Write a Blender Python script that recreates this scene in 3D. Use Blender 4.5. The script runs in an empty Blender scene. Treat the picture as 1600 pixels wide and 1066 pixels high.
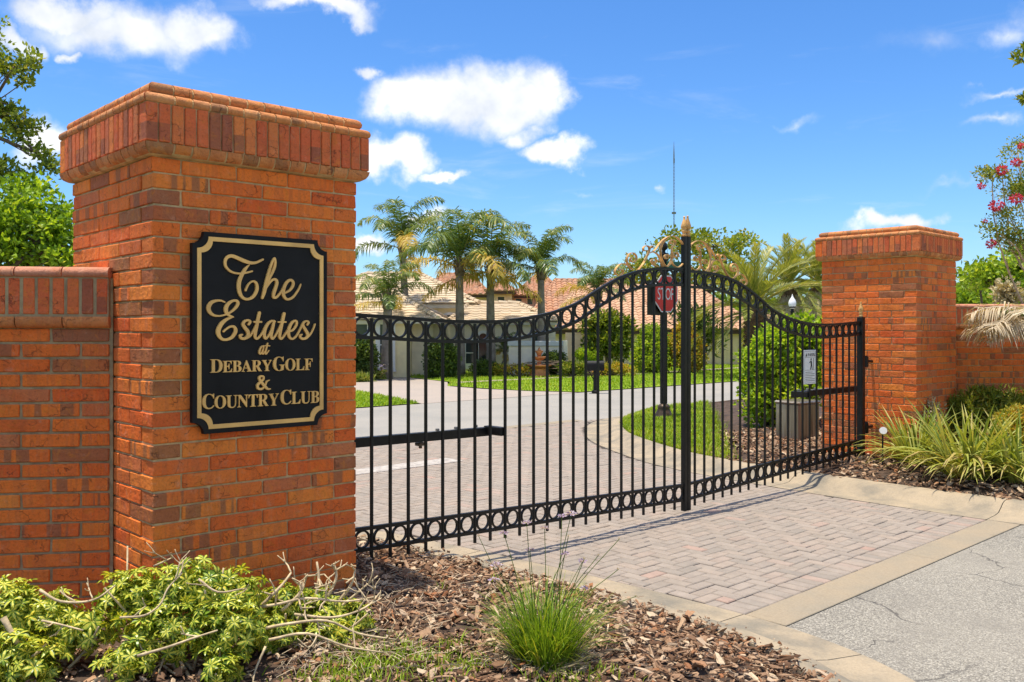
import bpy, bmesh, math, random
import numpy as np
from mathutils import Matrix, Vector, Euler

# ------------------------------------------------------------------ camera, sky, sun, exposure
sc = bpy.context.scene
COL = sc.collection
R = math.radians
CH = 1.75                                     # eye height above the paving
FPX, HY = 1411.6, 515.2                       # focal length and horizon row, in 1600-wide pixels
cd = bpy.data.cameras.new('camera'); cam = bpy.data.objects.new('camera', cd); COL.objects.link(cam)
cam.location = (0, 0, CH); cam.rotation_euler = (R(90), 0, 0)
cd.sensor_width = 36; cd.lens = FPX / 1600 * 36; cd.shift_y = (HY - 533) / 1600
cd.clip_start = .05; cd.clip_end = 3000
sc.camera = cam

# the gate line: local axes u (along the gate) and v (into the estate)
A0 = np.array([-1.816, 4.5588]); TH = .754311
DU = np.array([math.cos(TH), math.sin(TH)]); DV = np.array([-math.sin(TH), math.cos(TH)])
def LW(u, v, z=0.0):
    p = A0 + DU * u + DV * v
    return (p[0], p[1], z)
def L2W(V):
    V = np.asarray(V, float); o = V.copy()
    o[:, 0] = A0[0] + V[:, 0] * DU[0] + V[:, 1] * DV[0]
    o[:, 1] = A0[1] + V[:, 0] * DU[1] + V[:, 1] * DV[1]
    return o
def W2L(x, y):
    q = np.array([x, y]) - A0
    return q @ DU, q @ DV
def AT(px, py, Y):                            # site point seen at a photo pixel, Y metres away
    return ((px - 800) / FPX * Y, Y, CH + (HY - py) / FPX * Y)
def GR(px, py, z=0.0):                        # ground point seen at a photo pixel
    Y = FPX * (CH - z) / (py - HY)
    return ((px - 800) / FPX * Y, Y, z)

sc.view_settings.view_transform = 'Standard'; sc.view_settings.look = 'None'
sc.view_settings.exposure = 1.35; sc.view_settings.gamma = 1.0
sc.view_settings.use_curve_mapping = False
sc.cycles.max_bounces = 8; sc.cycles.diffuse_bounces = 4; sc.cycles.transparent_max_bounces = 8
sc.cycles.use_denoising = True
sc.cycles.sample_clamp_indirect = 6

SUNL = np.array([-.15, .075])                 # horizontal lean of the sun direction, per unit of height, in (u, v)
sxy = DU * SUNL[0] + DV * SUNL[1]
SUN = Vector((sxy[0], sxy[1], 1)).normalized()
sd = bpy.data.lights.new('sun', 'SUN'); so = bpy.data.objects.new('sun', sd); COL.objects.link(so)
sd.energy = 2.3; sd.angle = R(.5); sd.color = (1, .90, .75)
so.rotation_euler = SUN.to_track_quat('Z', 'Y').to_euler(); so.location = (0, 0, 40)

class NT:                                     # small node-tree helper
    def __init__(s, tree): s.t = tree; s.n = tree.nodes; s.l = tree.links
    def add(s, typ, **k):
        n = s.n.new(typ)
        for a, b in k.items(): setattr(n, a, b)
        return n
    def link(s, a, b): s.l.new(a, b)
    def val(s, sock, v):
        if hasattr(v, 'is_linked') or isinstance(v, bpy.types.NodeSocket): s.l.new(v, sock)
        else: sock.default_value = v
    def math(s, op, a, b=0.0, c=None, clamp=False):
        n = s.n.new('ShaderNodeMath'); n.operation = op; n.use_clamp = clamp
        s.val(n.inputs[0], a); s.val(n.inputs[1], b)
        if c is not None: s.val(n.inputs[2], c)
        return n.outputs[0]
    def vmath(s, op, a, b=None):
        n = s.n.new('ShaderNodeVectorMath'); n.operation = op
        s.val(n.inputs[0], a)
        if b is not None: s.val(n.inputs[1], b)
        return n
    def mix(s, f, a, b, blend='MIX'):
        n = s.n.new('ShaderNodeMix'); n.data_type = 'RGBA'; n.blend_type = blend
        s.val(n.inputs[0], f); s.val(n.inputs[6], a); s.val(n.inputs[7], b)
        return n.outputs[2]
    def noise(s, vec, scale, detail=3.0, rough=.55, dist=0.0):
        n = s.n.new('ShaderNodeTexNoise')
        if vec is not None: s.l.new(vec, n.inputs['Vector'])
        n.inputs['Scale'].default_value = scale; n.inputs['Detail'].default_value = detail
        n.inputs['Roughness'].default_value = rough; n.inputs['Distortion'].default_value = dist
        return n.outputs[0]
    def ramp(s, f, stops, interp='LINEAR'):
        n = s.n.new('ShaderNodeValToRGB'); n.color_ramp.interpolation = interp
        e = n.color_ramp.elements
        while len(e) < len(stops): e.new(.5)
        for el, (p, c) in zip(e, stops): el.position = p; el.color = (*c, 1)
        s.val(n.inputs[0], f)
        return n.outputs[0]
    def smooth(s, x, a, b):
        n = s.n.new('ShaderNodeMapRange'); n.interpolation_type = 'SMOOTHSTEP'
        s.val(n.inputs[0], x); n.inputs[1].default_value = a; n.inputs[2].default_value = b
        return n.outputs[0]

def make_world():
    w = bpy.data.worlds.new('World'); sc.world = w; w.use_nodes = True
    t = NT(w.node_tree); t.n.clear()
    out = t.add('ShaderNodeOutputWorld'); bg = t.add('ShaderNodeBackground')
    bg.inputs['Strength'].default_value = SKY_STRENGTH
    sky = t.add('ShaderNodeTexSky', sky_type='NISHITA'); sky.sun_disc = False
    sky.sun_elevation = math.asin(SUN.z); sky.sun_rotation = math.atan2(SUN.x, SUN.y)
    sky.air_density = 1.0; sky.dust_density = .6; sky.ozone_density = 2.0; sky.altitude = 20
    hs = t.add('ShaderNodeHueSaturation'); hs.inputs['Saturation'].default_value = SKY_SAT
    hs.inputs['Value'].default_value = SKY_VAL
    t.link(sky.outputs[0], hs.inputs['Color'])
    skyc = t.mix(1.0, hs.outputs[0], (.60, .80, 1.03, 1), 'MULTIPLY')
    co = t.add('ShaderNodeTexCoord').outputs['Generated']
    sep = t.add('ShaderNodeSeparateXYZ'); t.link(co, sep.inputs[0])
    az = t.math('ARCTAN2', sep.outputs[0], sep.outputs[1])
    el = t.math('ARCSINE', sep.outputs[2])
    # ragged edges: the direction is nudged by turbulence before the cloud bodies are measured
    n1 = t.add('ShaderNodeTexNoise'); t.link(co, n1.inputs['Vector'])
    n1.inputs['Scale'].default_value = 16; n1.inputs['Detail'].default_value = 7; n1.inputs['Roughness'].default_value = .56
    sp = t.add('ShaderNodeSeparateColor'); t.link(n1.outputs[1], sp.inputs[0])
    azn = t.math('ADD', az, t.math('MULTIPLY', t.math('SUBTRACT', sp.outputs[0], .5), .13))
    eln = t.math('ADD', el, t.math('MULTIPLY', t.math('SUBTRACT', sp.outputs[1], .5), .075))
    tot = None
    for (px, py, rx, ry, s) in CLOUDS:
        x, y, z = (px - 800) / FPX, 1.0, (HY - py) / FPX
        a0 = math.atan2(x, y); e0 = math.asin(z / math.sqrt(x * x + 1 + z * z))
        k = 1 / math.sqrt(1 + x * x)
        da = t.math('DIVIDE', t.math('SUBTRACT', azn, a0), rx / FPX * k * k)
        de = t.math('DIVIDE', t.math('SUBTRACT', eln, e0), ry / FPX * k)
        d2 = t.math('ADD', t.math('MULTIPLY', da, da), t.math('MULTIPLY', de, de))
        f = t.math('MULTIPLY', t.math('SUBTRACT', 1.0, t.math('SQRT', d2), clamp=True), s)
        tot = f if tot is None else t.math('MAXIMUM', tot, f)
    dens = t.smooth(tot, -.02, .62)
    # unseen cumulus over the rest of the sky, cover raised to brighten ambient light
    gen = t.noise(co, 3.4, 8, .6)
    gen = t.smooth(gen, .45, .58)
    off = t.smooth(t.math('ABSOLUTE', az), .62, .95)
    hi = t.smooth(el, .42, .6)
    gen = t.math('MULTIPLY', gen, t.math('MAXIMUM', off, hi))
    gen = t.math('MULTIPLY', gen, t.smooth(el, .02, .12))
    dens = t.math('POWER', t.math('MAXIMUM', dens, gen), 1.25)
    # thin high streaks, whole sky
    mp = t.add('ShaderNodeMapping'); t.link(co, mp.inputs[0]); mp.inputs['Scale'].default_value = (3, 3, 16)
    wisp = t.smooth(t.noise(mp.outputs[0], 1.6, 6, .6, .6), .55, .85)
    wisp = t.math('MULTIPLY', wisp, .25)
    dens = t.math('MAXIMUM', dens, wisp)
    soft = t.noise(co, 9, 5, .6)
    c = 1.02 / SKY_STRENGTH * CLOUD_GAIN
    ccol = t.ramp(soft, [(.3, (.58 * c, .64 * c, .74 * c)), (.62, (c, c, c))])
    col = t.mix(dens, skyc, ccol)
    t.link(col, bg.inputs['Color']); t.link(bg.outputs[0], out.inputs[0])

SKY_STRENGTH, SKY_SAT, SKY_VAL, CLOUD_GAIN = .15, 1.22, .51, .47
CLOUDS = [(700, 160, 150, 62, 1), (780, 150, 120, 62, 1), (640, 160, 90, 50, 1), (850, 140, 60, 50, .9), (820, 200, 55, 30, .7), (868, 236, 66, 28, 1),
          (615, 252, 75, 40, 1), (690, 270, 50, 13, .8), (200, 55, 190, 55, .85), (310, 50, 100, 48, .9), (110, 15, 130, 38, .9), (25, 58, 60, 34, .8),
          (505, 8, 100, 24, .9), (572, 118, 40, 16, .75), (105, 85, 26, 14, .6), (1400, 346, 80, 22, 1), (60, 215, 75, 55, 1), (1545, 136, 75, 10, .4),
          (1538, 186, 50, 15, .4), (1460, 60, 110, 26, .25), (665, 330, 50, 18, .8), (575, 374, 46, 18, .9), (1232, 192, 46, 12, .28), (1043, 290, 16, 11, .34),
          (1500, 290, 90, 10, .22), (920, 300, 40, 10, .2), (1590, 40, 60, 30, .35)]
make_world()

# ------------------------------------------------------------------ mesh helpers
def rng(seed): return np.random.default_rng(seed)

def npmesh(name, V, F, tint=None, smooth=False):
    V = np.ascontiguousarray(V, np.float32); F = np.ascontiguousarray(F, np.int32)
    me = bpy.data.meshes.new(name)
    me.vertices.add(len(V)); me.vertices.foreach_set('co', V.ravel())
    k = F.shape[1]; m = len(F)
    me.loops.add(m * k); me.loops.foreach_set('vertex_index', F.ravel())
    me.polygons.add(m); me.polygons.foreach_set('loop_start', np.arange(m, dtype=np.int32) * k)
    me.polygons.foreach_set('use_smooth', np.full(m, smooth))
    me.update(calc_edges=True)
    if tint is not None:
        a = me.attributes.new('tint', 'FLOAT', 'FACE'); a.data.foreach_set('value', np.asarray(tint, np.float32))
    return me

def link(name, me, mat=None, parent=None, loc=None, rot=None, scale=None, kind=None, label=None):
    o = bpy.data.objects.new(name, me); COL.objects.link(o)
    if mat is not None and me is not None and not me.materials: me.materials.append(mat)
    if loc is not None: o.location = loc
    if rot is not None: o.rotation_euler = rot
    if scale is not None: o.scale = scale if hasattr(scale, '__len__') else (scale,) * 3
    e = o.rotation_euler if rot is not None else Euler((0, 0, 0))
    WM[o.name] = Matrix.LocRotScale(o.location, e, o.scale)
    if parent is not None:
        o.parent = parent; o.matrix_parent_inverse = WM[parent.name].inverted()
    if kind: o['kind'] = kind
    if label: o['label'] = label
    return o
WM = {}
def thing(name, label, cat, loc=(0, 0, 0), group=None):     # an Empty at the thing's base; its parts are given in site coordinates
    o = bpy.data.objects.new(name, None); COL.objects.link(o); o.location = loc; o.empty_display_size = .1
    WM[o.name] = Matrix.Translation(Vector(loc))
    o['label'] = label; o['category'] = cat
    if group: o['group'] = group
    return o
def tag(o, label, cat, group=None):
    o['label'] = label; o['category'] = cat
    if group: o['group'] = group
    return o

class MB:                                                   # collects faces for ONE mesh
    def __init__(s): s.v = []; s.f = []
    def add(s, V, F):
        b = len(s.v); s.v += [tuple(map(float, p)) for p in V]; s.f += [tuple(i + b for i in f) for f in F]; return s
    def box(s, x0, x1, y0, y1, z0, z1, ch=0.0):
        V, F = cbox_data(x1 - x0, y1 - y0, z1 - z0, ch) if ch else box_data(x1 - x0, y1 - y0, z1 - z0)
        c = np.array([(x0 + x1) / 2, (y0 + y1) / 2, (z0 + z1) / 2]); return s.add(np.array(V) + c, F)
    def quad(s, a, b, c, d): return s.add([a, b, c, d], [(0, 1, 2, 3)])
    def tube(s, pts, r, n=6, cap=True):
        P = [Vector(p) for p in pts]; m = len(P); rs = r if hasattr(r, '__len__') else [r] * m
        V = []; up = Vector((0, 0, 1)); prev = None
        for i in range(m):
            t = (P[min(i + 1, m - 1)] - P[max(i - 1, 0)])
            t = t.normalized() if t.length > 1e-9 else Vector((0, 0, 1))
            if prev is None: a = t.cross(up if abs(t.z) < .95 else Vector((1, 0, 0))).normalized()
            else: a = (prev - t * prev.dot(t)); a = a.normalized() if a.length > 1e-6 else t.orthogonal().normalized()
            prev = a; b = t.cross(a)
            for k in range(n):
                w = 2 * math.pi * k / n; V.append(P[i] + (a * math.cos(w) + b * math.sin(w)) * rs[i])
        F = [(i * n + k, i * n + (k + 1) % n, (i + 1) * n + (k + 1) % n, (i + 1) * n + k) for i in range(m - 1) for k in range(n)]
        if cap: F += [tuple(range(n))[::-1], tuple((m - 1) * n + k for k in range(n))]
        return s.add(V, F)
    def lathe(s, c, prof, n=16):
        V = []; m = len(prof)
        for (r, z) in prof:
            for k in range(n):
                w = 2 * math.pi * k / n; V.append((c[0] + r * math.cos(w), c[1] + r * math.sin(w), c[2] + z))
        F = [(i * n + k, i * n + (k + 1) % n, (i + 1) * n + (k + 1) % n, (i + 1) * n + k) for i in range(m - 1) for k in range(n)]
        F += [tuple(range(n))[::-1], tuple((m - 1) * n + k for k in range(n))]
        return s.add(V, F)
    def prism(s, poly, z0, z1):                             # polygon in x, y raised from z0 to z1
        n = len(poly); V = [(x, y, z0) for x, y in poly] + [(x, y, z1) for x, y in poly]
        F = [tuple(range(n))[::-1], tuple(range(n, 2 * n))] + [(i, (i + 1) % n, n + (i + 1) % n, n + i) for i in range(n)]
        return s.add(V, F)
    def mesh(s, name, loc=False, smooth=False):
        me = bpy.data.meshes.new(name)
        V = L2W(s.v) if loc else s.v
        me.from_pydata([tuple(p) for p in V], [], s.f)
        if smooth: me.polygons.foreach_set('use_smooth', [True] * len(me.polygons))
        bm = bmesh.new(); bm.from_mesh(me); bmesh.ops.recalc_face_normals(bm, faces=bm.faces); bm.to_mesh(me); bm.free()
        return me
    def build(s, name, mat, parent=None, loc=False, smooth=False, **k):
        return link(name, s.mesh(name, loc, smooth), mat, parent, **k)

def box_data(a, b, c):
    x, y, z = a / 2, b / 2, c / 2
    V = [(-x, -y, -z), (x, -y, -z), (x, y, -z), (-x, y, -z), (-x, -y, z), (x, -y, z), (x, y, z), (-x, y, z)]
    return V, [(0, 3, 2, 1), (4, 5, 6, 7), (0, 1, 5, 4), (1, 2, 6, 5), (2, 3, 7, 6), (3, 0, 4, 7)]
def cbox_data(a, b, c, ch, jit=0.0, seed=0):
    h = (a / 2, b / 2, c / 2); idx = {}; V = []
    r = random.Random(seed)
    for sx in (-1, 1):
        for sy in (-1, 1):
            for sz in (-1, 1):
                j = [r.uniform(-jit, jit) for _ in range(3)]
                for ax in range(3):
                    p = [s_ * (h[k] - (0 if k == ax else ch)) + j[k] for k, s_ in enumerate((sx, sy, sz))]
                    idx[(sx, sy, sz, ax)] = len(V); V.append(tuple(p))
    F = []
    for ax in range(3):
        o = [k for k in range(3) if k != ax]
        for sg in (-1, 1):
            q = []
            for (p, t) in ((-1, -1), (1, -1), (1, 1), (-1, 1)):
                k = [0, 0, 0]; k[ax] = sg; k[o[0]] = p; k[o[1]] = t; q.append(idx[(*k, ax)])
            F.append(tuple(q))
        for p in (-1, 1):
            for t in (-1, 1):
                k0 = [0, 0, 0]; k0[ax] = -1; k0[o[0]] = p; k0[o[1]] = t; k1 = list(k0); k1[ax] = 1
                F.append((idx[(*k0, o[0])], idx[(*k1, o[0])], idx[(*k1, o[1])], idx[(*k0, o[1])]))
    for sx in (-1, 1):
        for sy in (-1, 1):
            for sz in (-1, 1): F.append(tuple(idx[(sx, sy, sz, k)] for k in range(3)))
    return V, F
def cbox_mesh(name, a, b, c, ch, jit=0.0, seed=0):
    m = MB(); m.add(*cbox_data(a, b, c, ch, jit, seed)); return m.mesh(name)

def spline(P, per=6):                                       # Catmull-Rom through points of any dimension
    P = [np.array(p, float) for p in P]; P = [2 * P[0] - P[1]] + P + [2 * P[-1] - P[-2]]; out = []
    for i in range(1, len(P) - 2):
        for k in range(per):
            t = k / per; a, b, c, d = P[i - 1], P[i], P[i + 1], P[i + 2]
            out.append(.5 * (2 * b + (c - a) * t + (2 * a - 5 * b + 4 * c - d) * t * t + (3 * b - a - 3 * c + d) * t ** 3))
    out.append(P[-2]); return np.array(out)

# ------------------------------------------------------------------ materials
def base_mat(name):
    m = bpy.data.materials.new(name); m.use_nodes = True
    t = NT(m.node_tree); bs = t.n['Principled BSDF']; return m, t, bs
def bump(t, bs, h, strength, dist=.01):
    b = t.add('ShaderNodeBump'); b.inputs['Strength'].default_value = strength; b.inputs['Distance'].default_value = dist
    t.val(b.inputs['Height'], h); t.link(b.outputs[0], bs.inputs['Normal']); return b
def rnd(t):                                                 # a number of its own for each piece, separate or joined
    oi = t.add('ShaderNodeObjectInfo'); ge = t.add('ShaderNodeNewGeometry')
    return t.math('FRACT', t.math('ADD', oi.outputs['Random'], ge.outputs['Random Per Island']))
def objco(t, r=None, k=37.0):
    co = t.add('ShaderNodeTexCoord').outputs['Object']
    if r is None: return co
    c = t.add('ShaderNodeCombineXYZ'); t.val(c.inputs[0], t.math('MULTIPLY', r, k)); t.val(c.inputs[1], t.math('MULTIPLY', r, k * 1.7))
    return t.vmath('ADD', co, c.outputs[0]).outputs[0]
def simple(name, col, rough=.6, metal=0.0, var=.12, scale=6.0, bmp=0.0, bscale=60.0, spec=.5):
    m, t, bs = base_mat(name); co = objco(t)
    n = t.noise(co, scale, 4)
    d = tuple(c * (1 - var * 2) for c in col); e = tuple(min(1, c * (1 + var)) for c in col)
    t.link(t.ramp(n, [(.3, d), (.7, e)]), bs.inputs['Base Color'])
    bs.inputs['Roughness'].default_value = rough; bs.inputs['Metallic'].default_value = metal
    bs.inputs['Specular IOR Level'].default_value = spec
    if bmp: bump(t, bs, t.noise(co, bscale, 4), bmp)
    return m
def brick_mat(name, stops, dark=(.10, .065, .045), bs_=.8, ax=0):
    m, t, bs = base_mat(name); r = rnd(t); co = objco(t, r)
    base = t.ramp(r, stops)
    patch = t.noise(co, 7, 3, .6)
    col = t.mix(t.math('MULTIPLY', t.smooth(patch, .4, .75), .55), base, t.ramp(t.math('FRACT', t.math('MULTIPLY', r, 7.3)), stops))
    r2 = t.math('FRACT', t.math('MULTIPLY', r, 13.7))
    sx = t.add('ShaderNodeMapping'); t.link(co, sx.inputs[0]); sx.inputs['Scale'].default_value = ((1, .0, .04), (.0, .0, 1))[ax]
    fl = t.math('MAXIMUM', t.math('MULTIPLY', t.smooth(t.noise(sx.outputs[0], 11, 1.0), .50, .53), t.smooth(r2, .74, .78)), t.smooth(r2, .93, .94))
    col = t.mix(t.math('MULTIPLY', fl, .62), col, (*dark, 1))
    zone = t.smooth(t.noise(sx.outputs[0], 17, 1.0), .50, .52)
    col = t.mix(t.math('MULTIPLY', zone, .22), col, (.42, .12, .05, 1))
    fine = t.noise(co, 75, 6, .75)
    col = t.mix(.6, col, t.ramp(fine, [(.28, (.42, .36, .32)), (.46, (1.05, 1.02, .98)), (.8, (1.4, 1.38, 1.3))]), 'MULTIPLY')
    wash = t.smooth(t.noise(co, 15, 7, .78, .8), .55, .72)
    col = t.mix(t.math('MULTIPLY', wash, .38), col, (.72, .38, .24, 1))
    orange = t.smooth(t.noise(co, 12, 6, .7, 1.0), .54, .66)
    col = t.mix(t.math('MULTIPLY', orange, .35), col, (.72, .24, .025, 1))
    scr = t.add('ShaderNodeTexVoronoi', feature='DISTANCE_TO_EDGE'); wob = t.add('ShaderNodeTexNoise'); t.link(co, wob.inputs['Vector']); wob.inputs['Scale'].default_value = 30; wob.inputs['Detail'].default_value = 3
    wv_ = t.vmath('ADD', co, t.vmath('MULTIPLY', wob.outputs[1], (.05, .05, .05)).outputs[0]); t.link(wv_.outputs[0], scr.inputs['Vector']); scr.inputs['Scale'].default_value = 13
    line = t.math('MULTIPLY', t.math('SUBTRACT', 1.0, t.smooth(scr.outputs['Distance'], .004, .022)), t.smooth(t.noise(co, 10, 2), .52, .60))
    col = t.mix(t.math('MULTIPLY', line, .55), col, (.10, .04, .025, 1))
    pos = t.add('ShaderNodeNewGeometry').outputs['Position']; mpz = t.add('ShaderNodeMapping'); t.link(pos, mpz.inputs[0]); mpz.inputs['Scale'].default_value = (3.2, 3.2, 1.1)
    stain = t.noise(mpz.outputs[0], 1.6, 6, .65)
    col = t.mix(t.smooth(stain, .50, .72), col, t.mix(1.0, col, (.84, .80, .77, 1), 'MULTIPLY'))
    salt = t.math('MULTIPLY', t.smooth(t.noise(mpz.outputs[0], 3.1, 7, .72), .60, .74), .22)
    col = t.mix(salt, col, (.70, .52, .38, 1))
    t.link(col, bs.inputs['Base Color']); bs.inputs['Roughness'].default_value = .82
    bs.inputs['Specular IOR Level'].default_value = .3
    h = t.math('ADD', t.math('MULTIPLY', t.noise(co, 34, 6, .65), 1.0), t.math('MULTIPLY', line, -.5))
    bump(t, bs, h, bs_, .012)
    return m
M = {}
M['brick'] = brick_mat('brick', [(0, (0.683, 0.116, 0.024)), (.2, (0.769, 0.165, 0.027)), (.4, (0.817, 0.213, 0.032)), (.6, (0.732, 0.134, 0.024)), (.75, (0.820, 0.250, 0.041)), (.9, (0.671, 0.146, 0.032)), (1, (0.537, 0.183, 0.073))], dark=(.16, .105, .065))
M['wallbrick'] = brick_mat('wallbrick', [(0, (0.538, 0.181, 0.121)), (.3, (0.602, 0.226, 0.134)), (.55, (0.645, 0.270, 0.151)), (.8, (0.538, 0.200, 0.128)), (1, (0.463, 0.188, 0.136))], dark=(.15, .115, .10))
M['soldier'] = brick_mat('soldier', [(0, (.64, .125, .045)), (.3, (.70, .165, .050)), (.55, (.60, .115, .042)), (.8, (.74, .22, .060)), (1, (.42, .13, .07))], dark=(.17, .085, .06), ax=1)
M['bullnose'] = brick_mat('bullnose', [(0, (0.582, 0.224, 0.078)), (.3, (0.638, 0.258, 0.090)), (.55, (0.515, 0.190, 0.067)), (.8, (0.672, 0.314, 0.129)), (1, (0.560, 0.179, 0.056))], dark=(.2, .11, .06))
M['coping'] = brick_mat('coping', [(0, (.55, .25, .16)), (.5, (.58, .29, .19)), (1, (.52, .22, .12))], dark=(.3, .14, .09))
M['mortar'] = simple('mortar', (.60, .43, .21), .95, 0, .2, 14, .4, 120)
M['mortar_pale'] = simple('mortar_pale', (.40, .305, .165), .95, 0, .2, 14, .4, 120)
M['black'] = simple('black', (.010, .0095, .009), .42, 0, .25, 9, .04, 200, spec=.28)
M['gold'] = simple('gold', (.78, .43, .14), .42, .3, .3, 14, .12, 60)
M['signblack'] = simple('signblack', (.011, .011, .0115), .6, 0, .3, 4, .03, 150, spec=.22)
M['signgold'] = simple('signgold', (.90, .52, .15), .5, 0, .12, 5)
M['white'] = simple('white', (.75, .75, .73), .5, 0, .04, 5)
M['grey'] = simple('grey', (.18, .18, .18), .5)
M['red'] = simple('red', (.72, .012, .014), .4, 0, .06)
M['green_sign'] = simple('green_sign', (.01, .12, .07), .4)
M['bronze'] = simple('bronze', (.10, .065, .04), .5, .4, .3, 9)
M['ink'] = simple('ink', (.03, .03, .03), .6)
M['glass'] = simple('glass', (.045, .06, .065), .08, 0, .3, .7, spec=.8)
M['globe'] = simple('globe', (.85, .86, .86), .25, 0, .03)
M['terracotta'] = simple('terracotta', (.55, .21, .08), .7, 0, .2, 7)
M['twig'] = simple('twig', (.64, .50, .30), .85, 0, .25, 18, .3, 60)
M['bark'] = simple('bark', (.17, .125, .09), .95, 0, .3, 7, .8, 22)
M['palmtrunk'] = simple('palmtrunk', (.25, .21, .17), .9, 0, .2, 5, .5, 18)
M['datetrunk'] = simple('datetrunk', (.15, .09, .055), .95, 0, .35, 9, .9, 14)
M['dead'] = simple('dead', (.52, .42, .28), .85, 0, .2, 8)
M['steel'] = None
def steel():
    m, t, bs = base_mat('brushed_steel'); co = objco(t)
    mp = t.add('ShaderNodeMapping'); t.link(co, mp.inputs[0]); mp.inputs['Scale'].default_value = (14, 14, .5)
    n = t.noise(mp.outputs[0], 1.2, 4, .6, 1.0)
    t.link(t.ramp(n, [(.25, (.10, .075, .055)), (.5, (.30, .25, .19)), (.75, (.5, .46, .4))]), bs.inputs['Base Color'])
    bs.inputs['Metallic'].default_value = .75; bs.inputs['Roughness'].default_value = .36
    return m
M['steel'] = steel()
def concrete(name, col, stain, s=1.0):
    m, t, bs = base_mat(name); co = t.add('ShaderNodeTexCoord').outputs['Object']
    n = t.noise(co, 1.3 * s, 6, .62); f = t.noise(co, 70, 4, .7)
    c = t.mix(t.smooth(n, .35, .72), (*col, 1), (*stain, 1))
    c = t.mix(.4, c, t.ramp(f, [(.3, (.55, .55, .55)), (.6, (1.05, 1.05, 1.05))]), 'MULTIPLY')
    c = t.mix(t.math('MULTIPLY', t.smooth(t.noise(co, 5, 5, .7), .6, .75), .35), c, (.17, .14, .10, 1))
    t.link(c, bs.inputs['Base Color']); bs.inputs['Roughness'].default_value = .92; bs.inputs['Specular IOR Level'].default_value = .25
    bump(t, bs, t.noise(co, 110, 4, .7), .35, .004); return m
M['concrete'] = concrete('concrete', (.345, .28, .195), (.285, .25, .19))
M['kerb'] = concrete('kerb', (.40, .325, .225), (.215, .195, .155), 1.9)
M['drive'] = concrete('drive', (.40, .34, .29), (.36, .315, .275), .5)
M['street'] = concrete('street', (.34, .32, .285), (.285, .275, .25), .4)
def asphalt():
    m, t, bs = base_mat('asphalt'); co = t.add('ShaderNodeTexCoord').outputs['Object']
    v = t.add('ShaderNodeTexVoronoi'); t.link(co, v.inputs['Vector']); v.inputs['Scale'].default_value = 140
    sp = t.add('ShaderNodeSeparateColor'); t.link(v.outputs['Color'], sp.inputs[0])
    agg = t.ramp(sp.outputs[0], [(0, (.115, .105, .088)), (.35, (.215, .20, .168)), (.75, (.29, .27, .225)), (1, (.46, .43, .36))])
    big = t.noise(co, .9, 5, .6)
    c = t.mix(t.math('MULTIPLY', t.smooth(big, .48, .70), .55), agg, (.13, .12, .105, 1))
    c = t.mix(t.math('MULTIPLY', t.smooth(t.noise(co, 7, 7, .75), .56, .72), .5), c, (.10, .092, .08, 1))
    c = t.mix(t.math('MULTIPLY', t.smooth(t.noise(co, .45, 3, .5), .45, .65), .3), c, (.36, .33, .27, 1))
    wv = t.add('ShaderNodeTexVoronoi', feature='DISTANCE_TO_EDGE')
    mp = t.vmath('ADD', co, t.vmath('MULTIPLY', t.vmath('SUBTRACT', t.add('ShaderNodeTexNoise').outputs[1], (.5, .5, .5)).outputs[0], (.5, .5, 0)).outputs[0])
    nn = [n for n in t.n if n.bl_idname == 'ShaderNodeTexNoise'][-1]; t.link(co, nn.inputs['Vector']); nn.inputs['Scale'].default_value = 3; nn.inputs['Detail'].default_value = 6
    t.link(mp.outputs[0], wv.inputs['Vector']); wv.inputs['Scale'].default_value = .55
    crk = t.math('MULTIPLY', t.math('SUBTRACT', 1.0, t.smooth(wv.outputs['Distance'], .0008, .0045)), t.smooth(t.noise(co, 1.1, 2), .45, .6))
    c = t.mix(t.math('MULTIPLY', crk, .8), c, (.06, .055, .05, 1))
    t.link(c, bs.inputs['Base Color']); bs.inputs['Roughness'].default_value = .9
    h = t.math('SUBTRACT', t.math('MULTIPLY', v.outputs['Distance'], -1.0), t.math('MULTIPLY', crk, .8))
    bump(t, bs, h, .5, .006); return m
M['asphalt'] = asphalt()
def paver_mat():
    m, t, bs = base_mat('paver'); r = rnd(t); co = objco(t, r)
    base = t.ramp(r, [(0, (.275, .24, .205)), (.25, (.335, .285, .24)), (.5, (.305, .26, .22)), (.7, (.345, .285, .235)), (.88, (.285, .245, .205)), (.965, (.35, .28, .232)), (1, (.38, .265, .215))])
    n = t.noise(co, 9, 5, .65)
    c = t.mix(.45, base, t.ramp(n, [(.3, (.68, .68, .68)), (.65, (1.12, 1.12, 1.1))]), 'MULTIPLY')
    c = t.mix(.25, c, t.ramp(t.noise(co, 160, 3, .7), [(.3, (.6, .6, .6)), (.7, (1.2, 1.2, 1.2))]), 'MULTIPLY')
    t.link(c, bs.inputs['Base Color']); bs.inputs['Roughness'].default_value = .9; bs.inputs['Specular IOR Level'].default_value = .25
    bump(t, bs, t.noise(co, 120, 4, .7), .3, .004); return m
M['paver'] = paver_mat()
M['sand'] = simple('sand', (.055, .042, .032), .95, 0, .2, 20, .2, 150)
M['paint'] = simple('paint', (.44, .40, .355), .8, 0, .2, 12)
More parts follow.
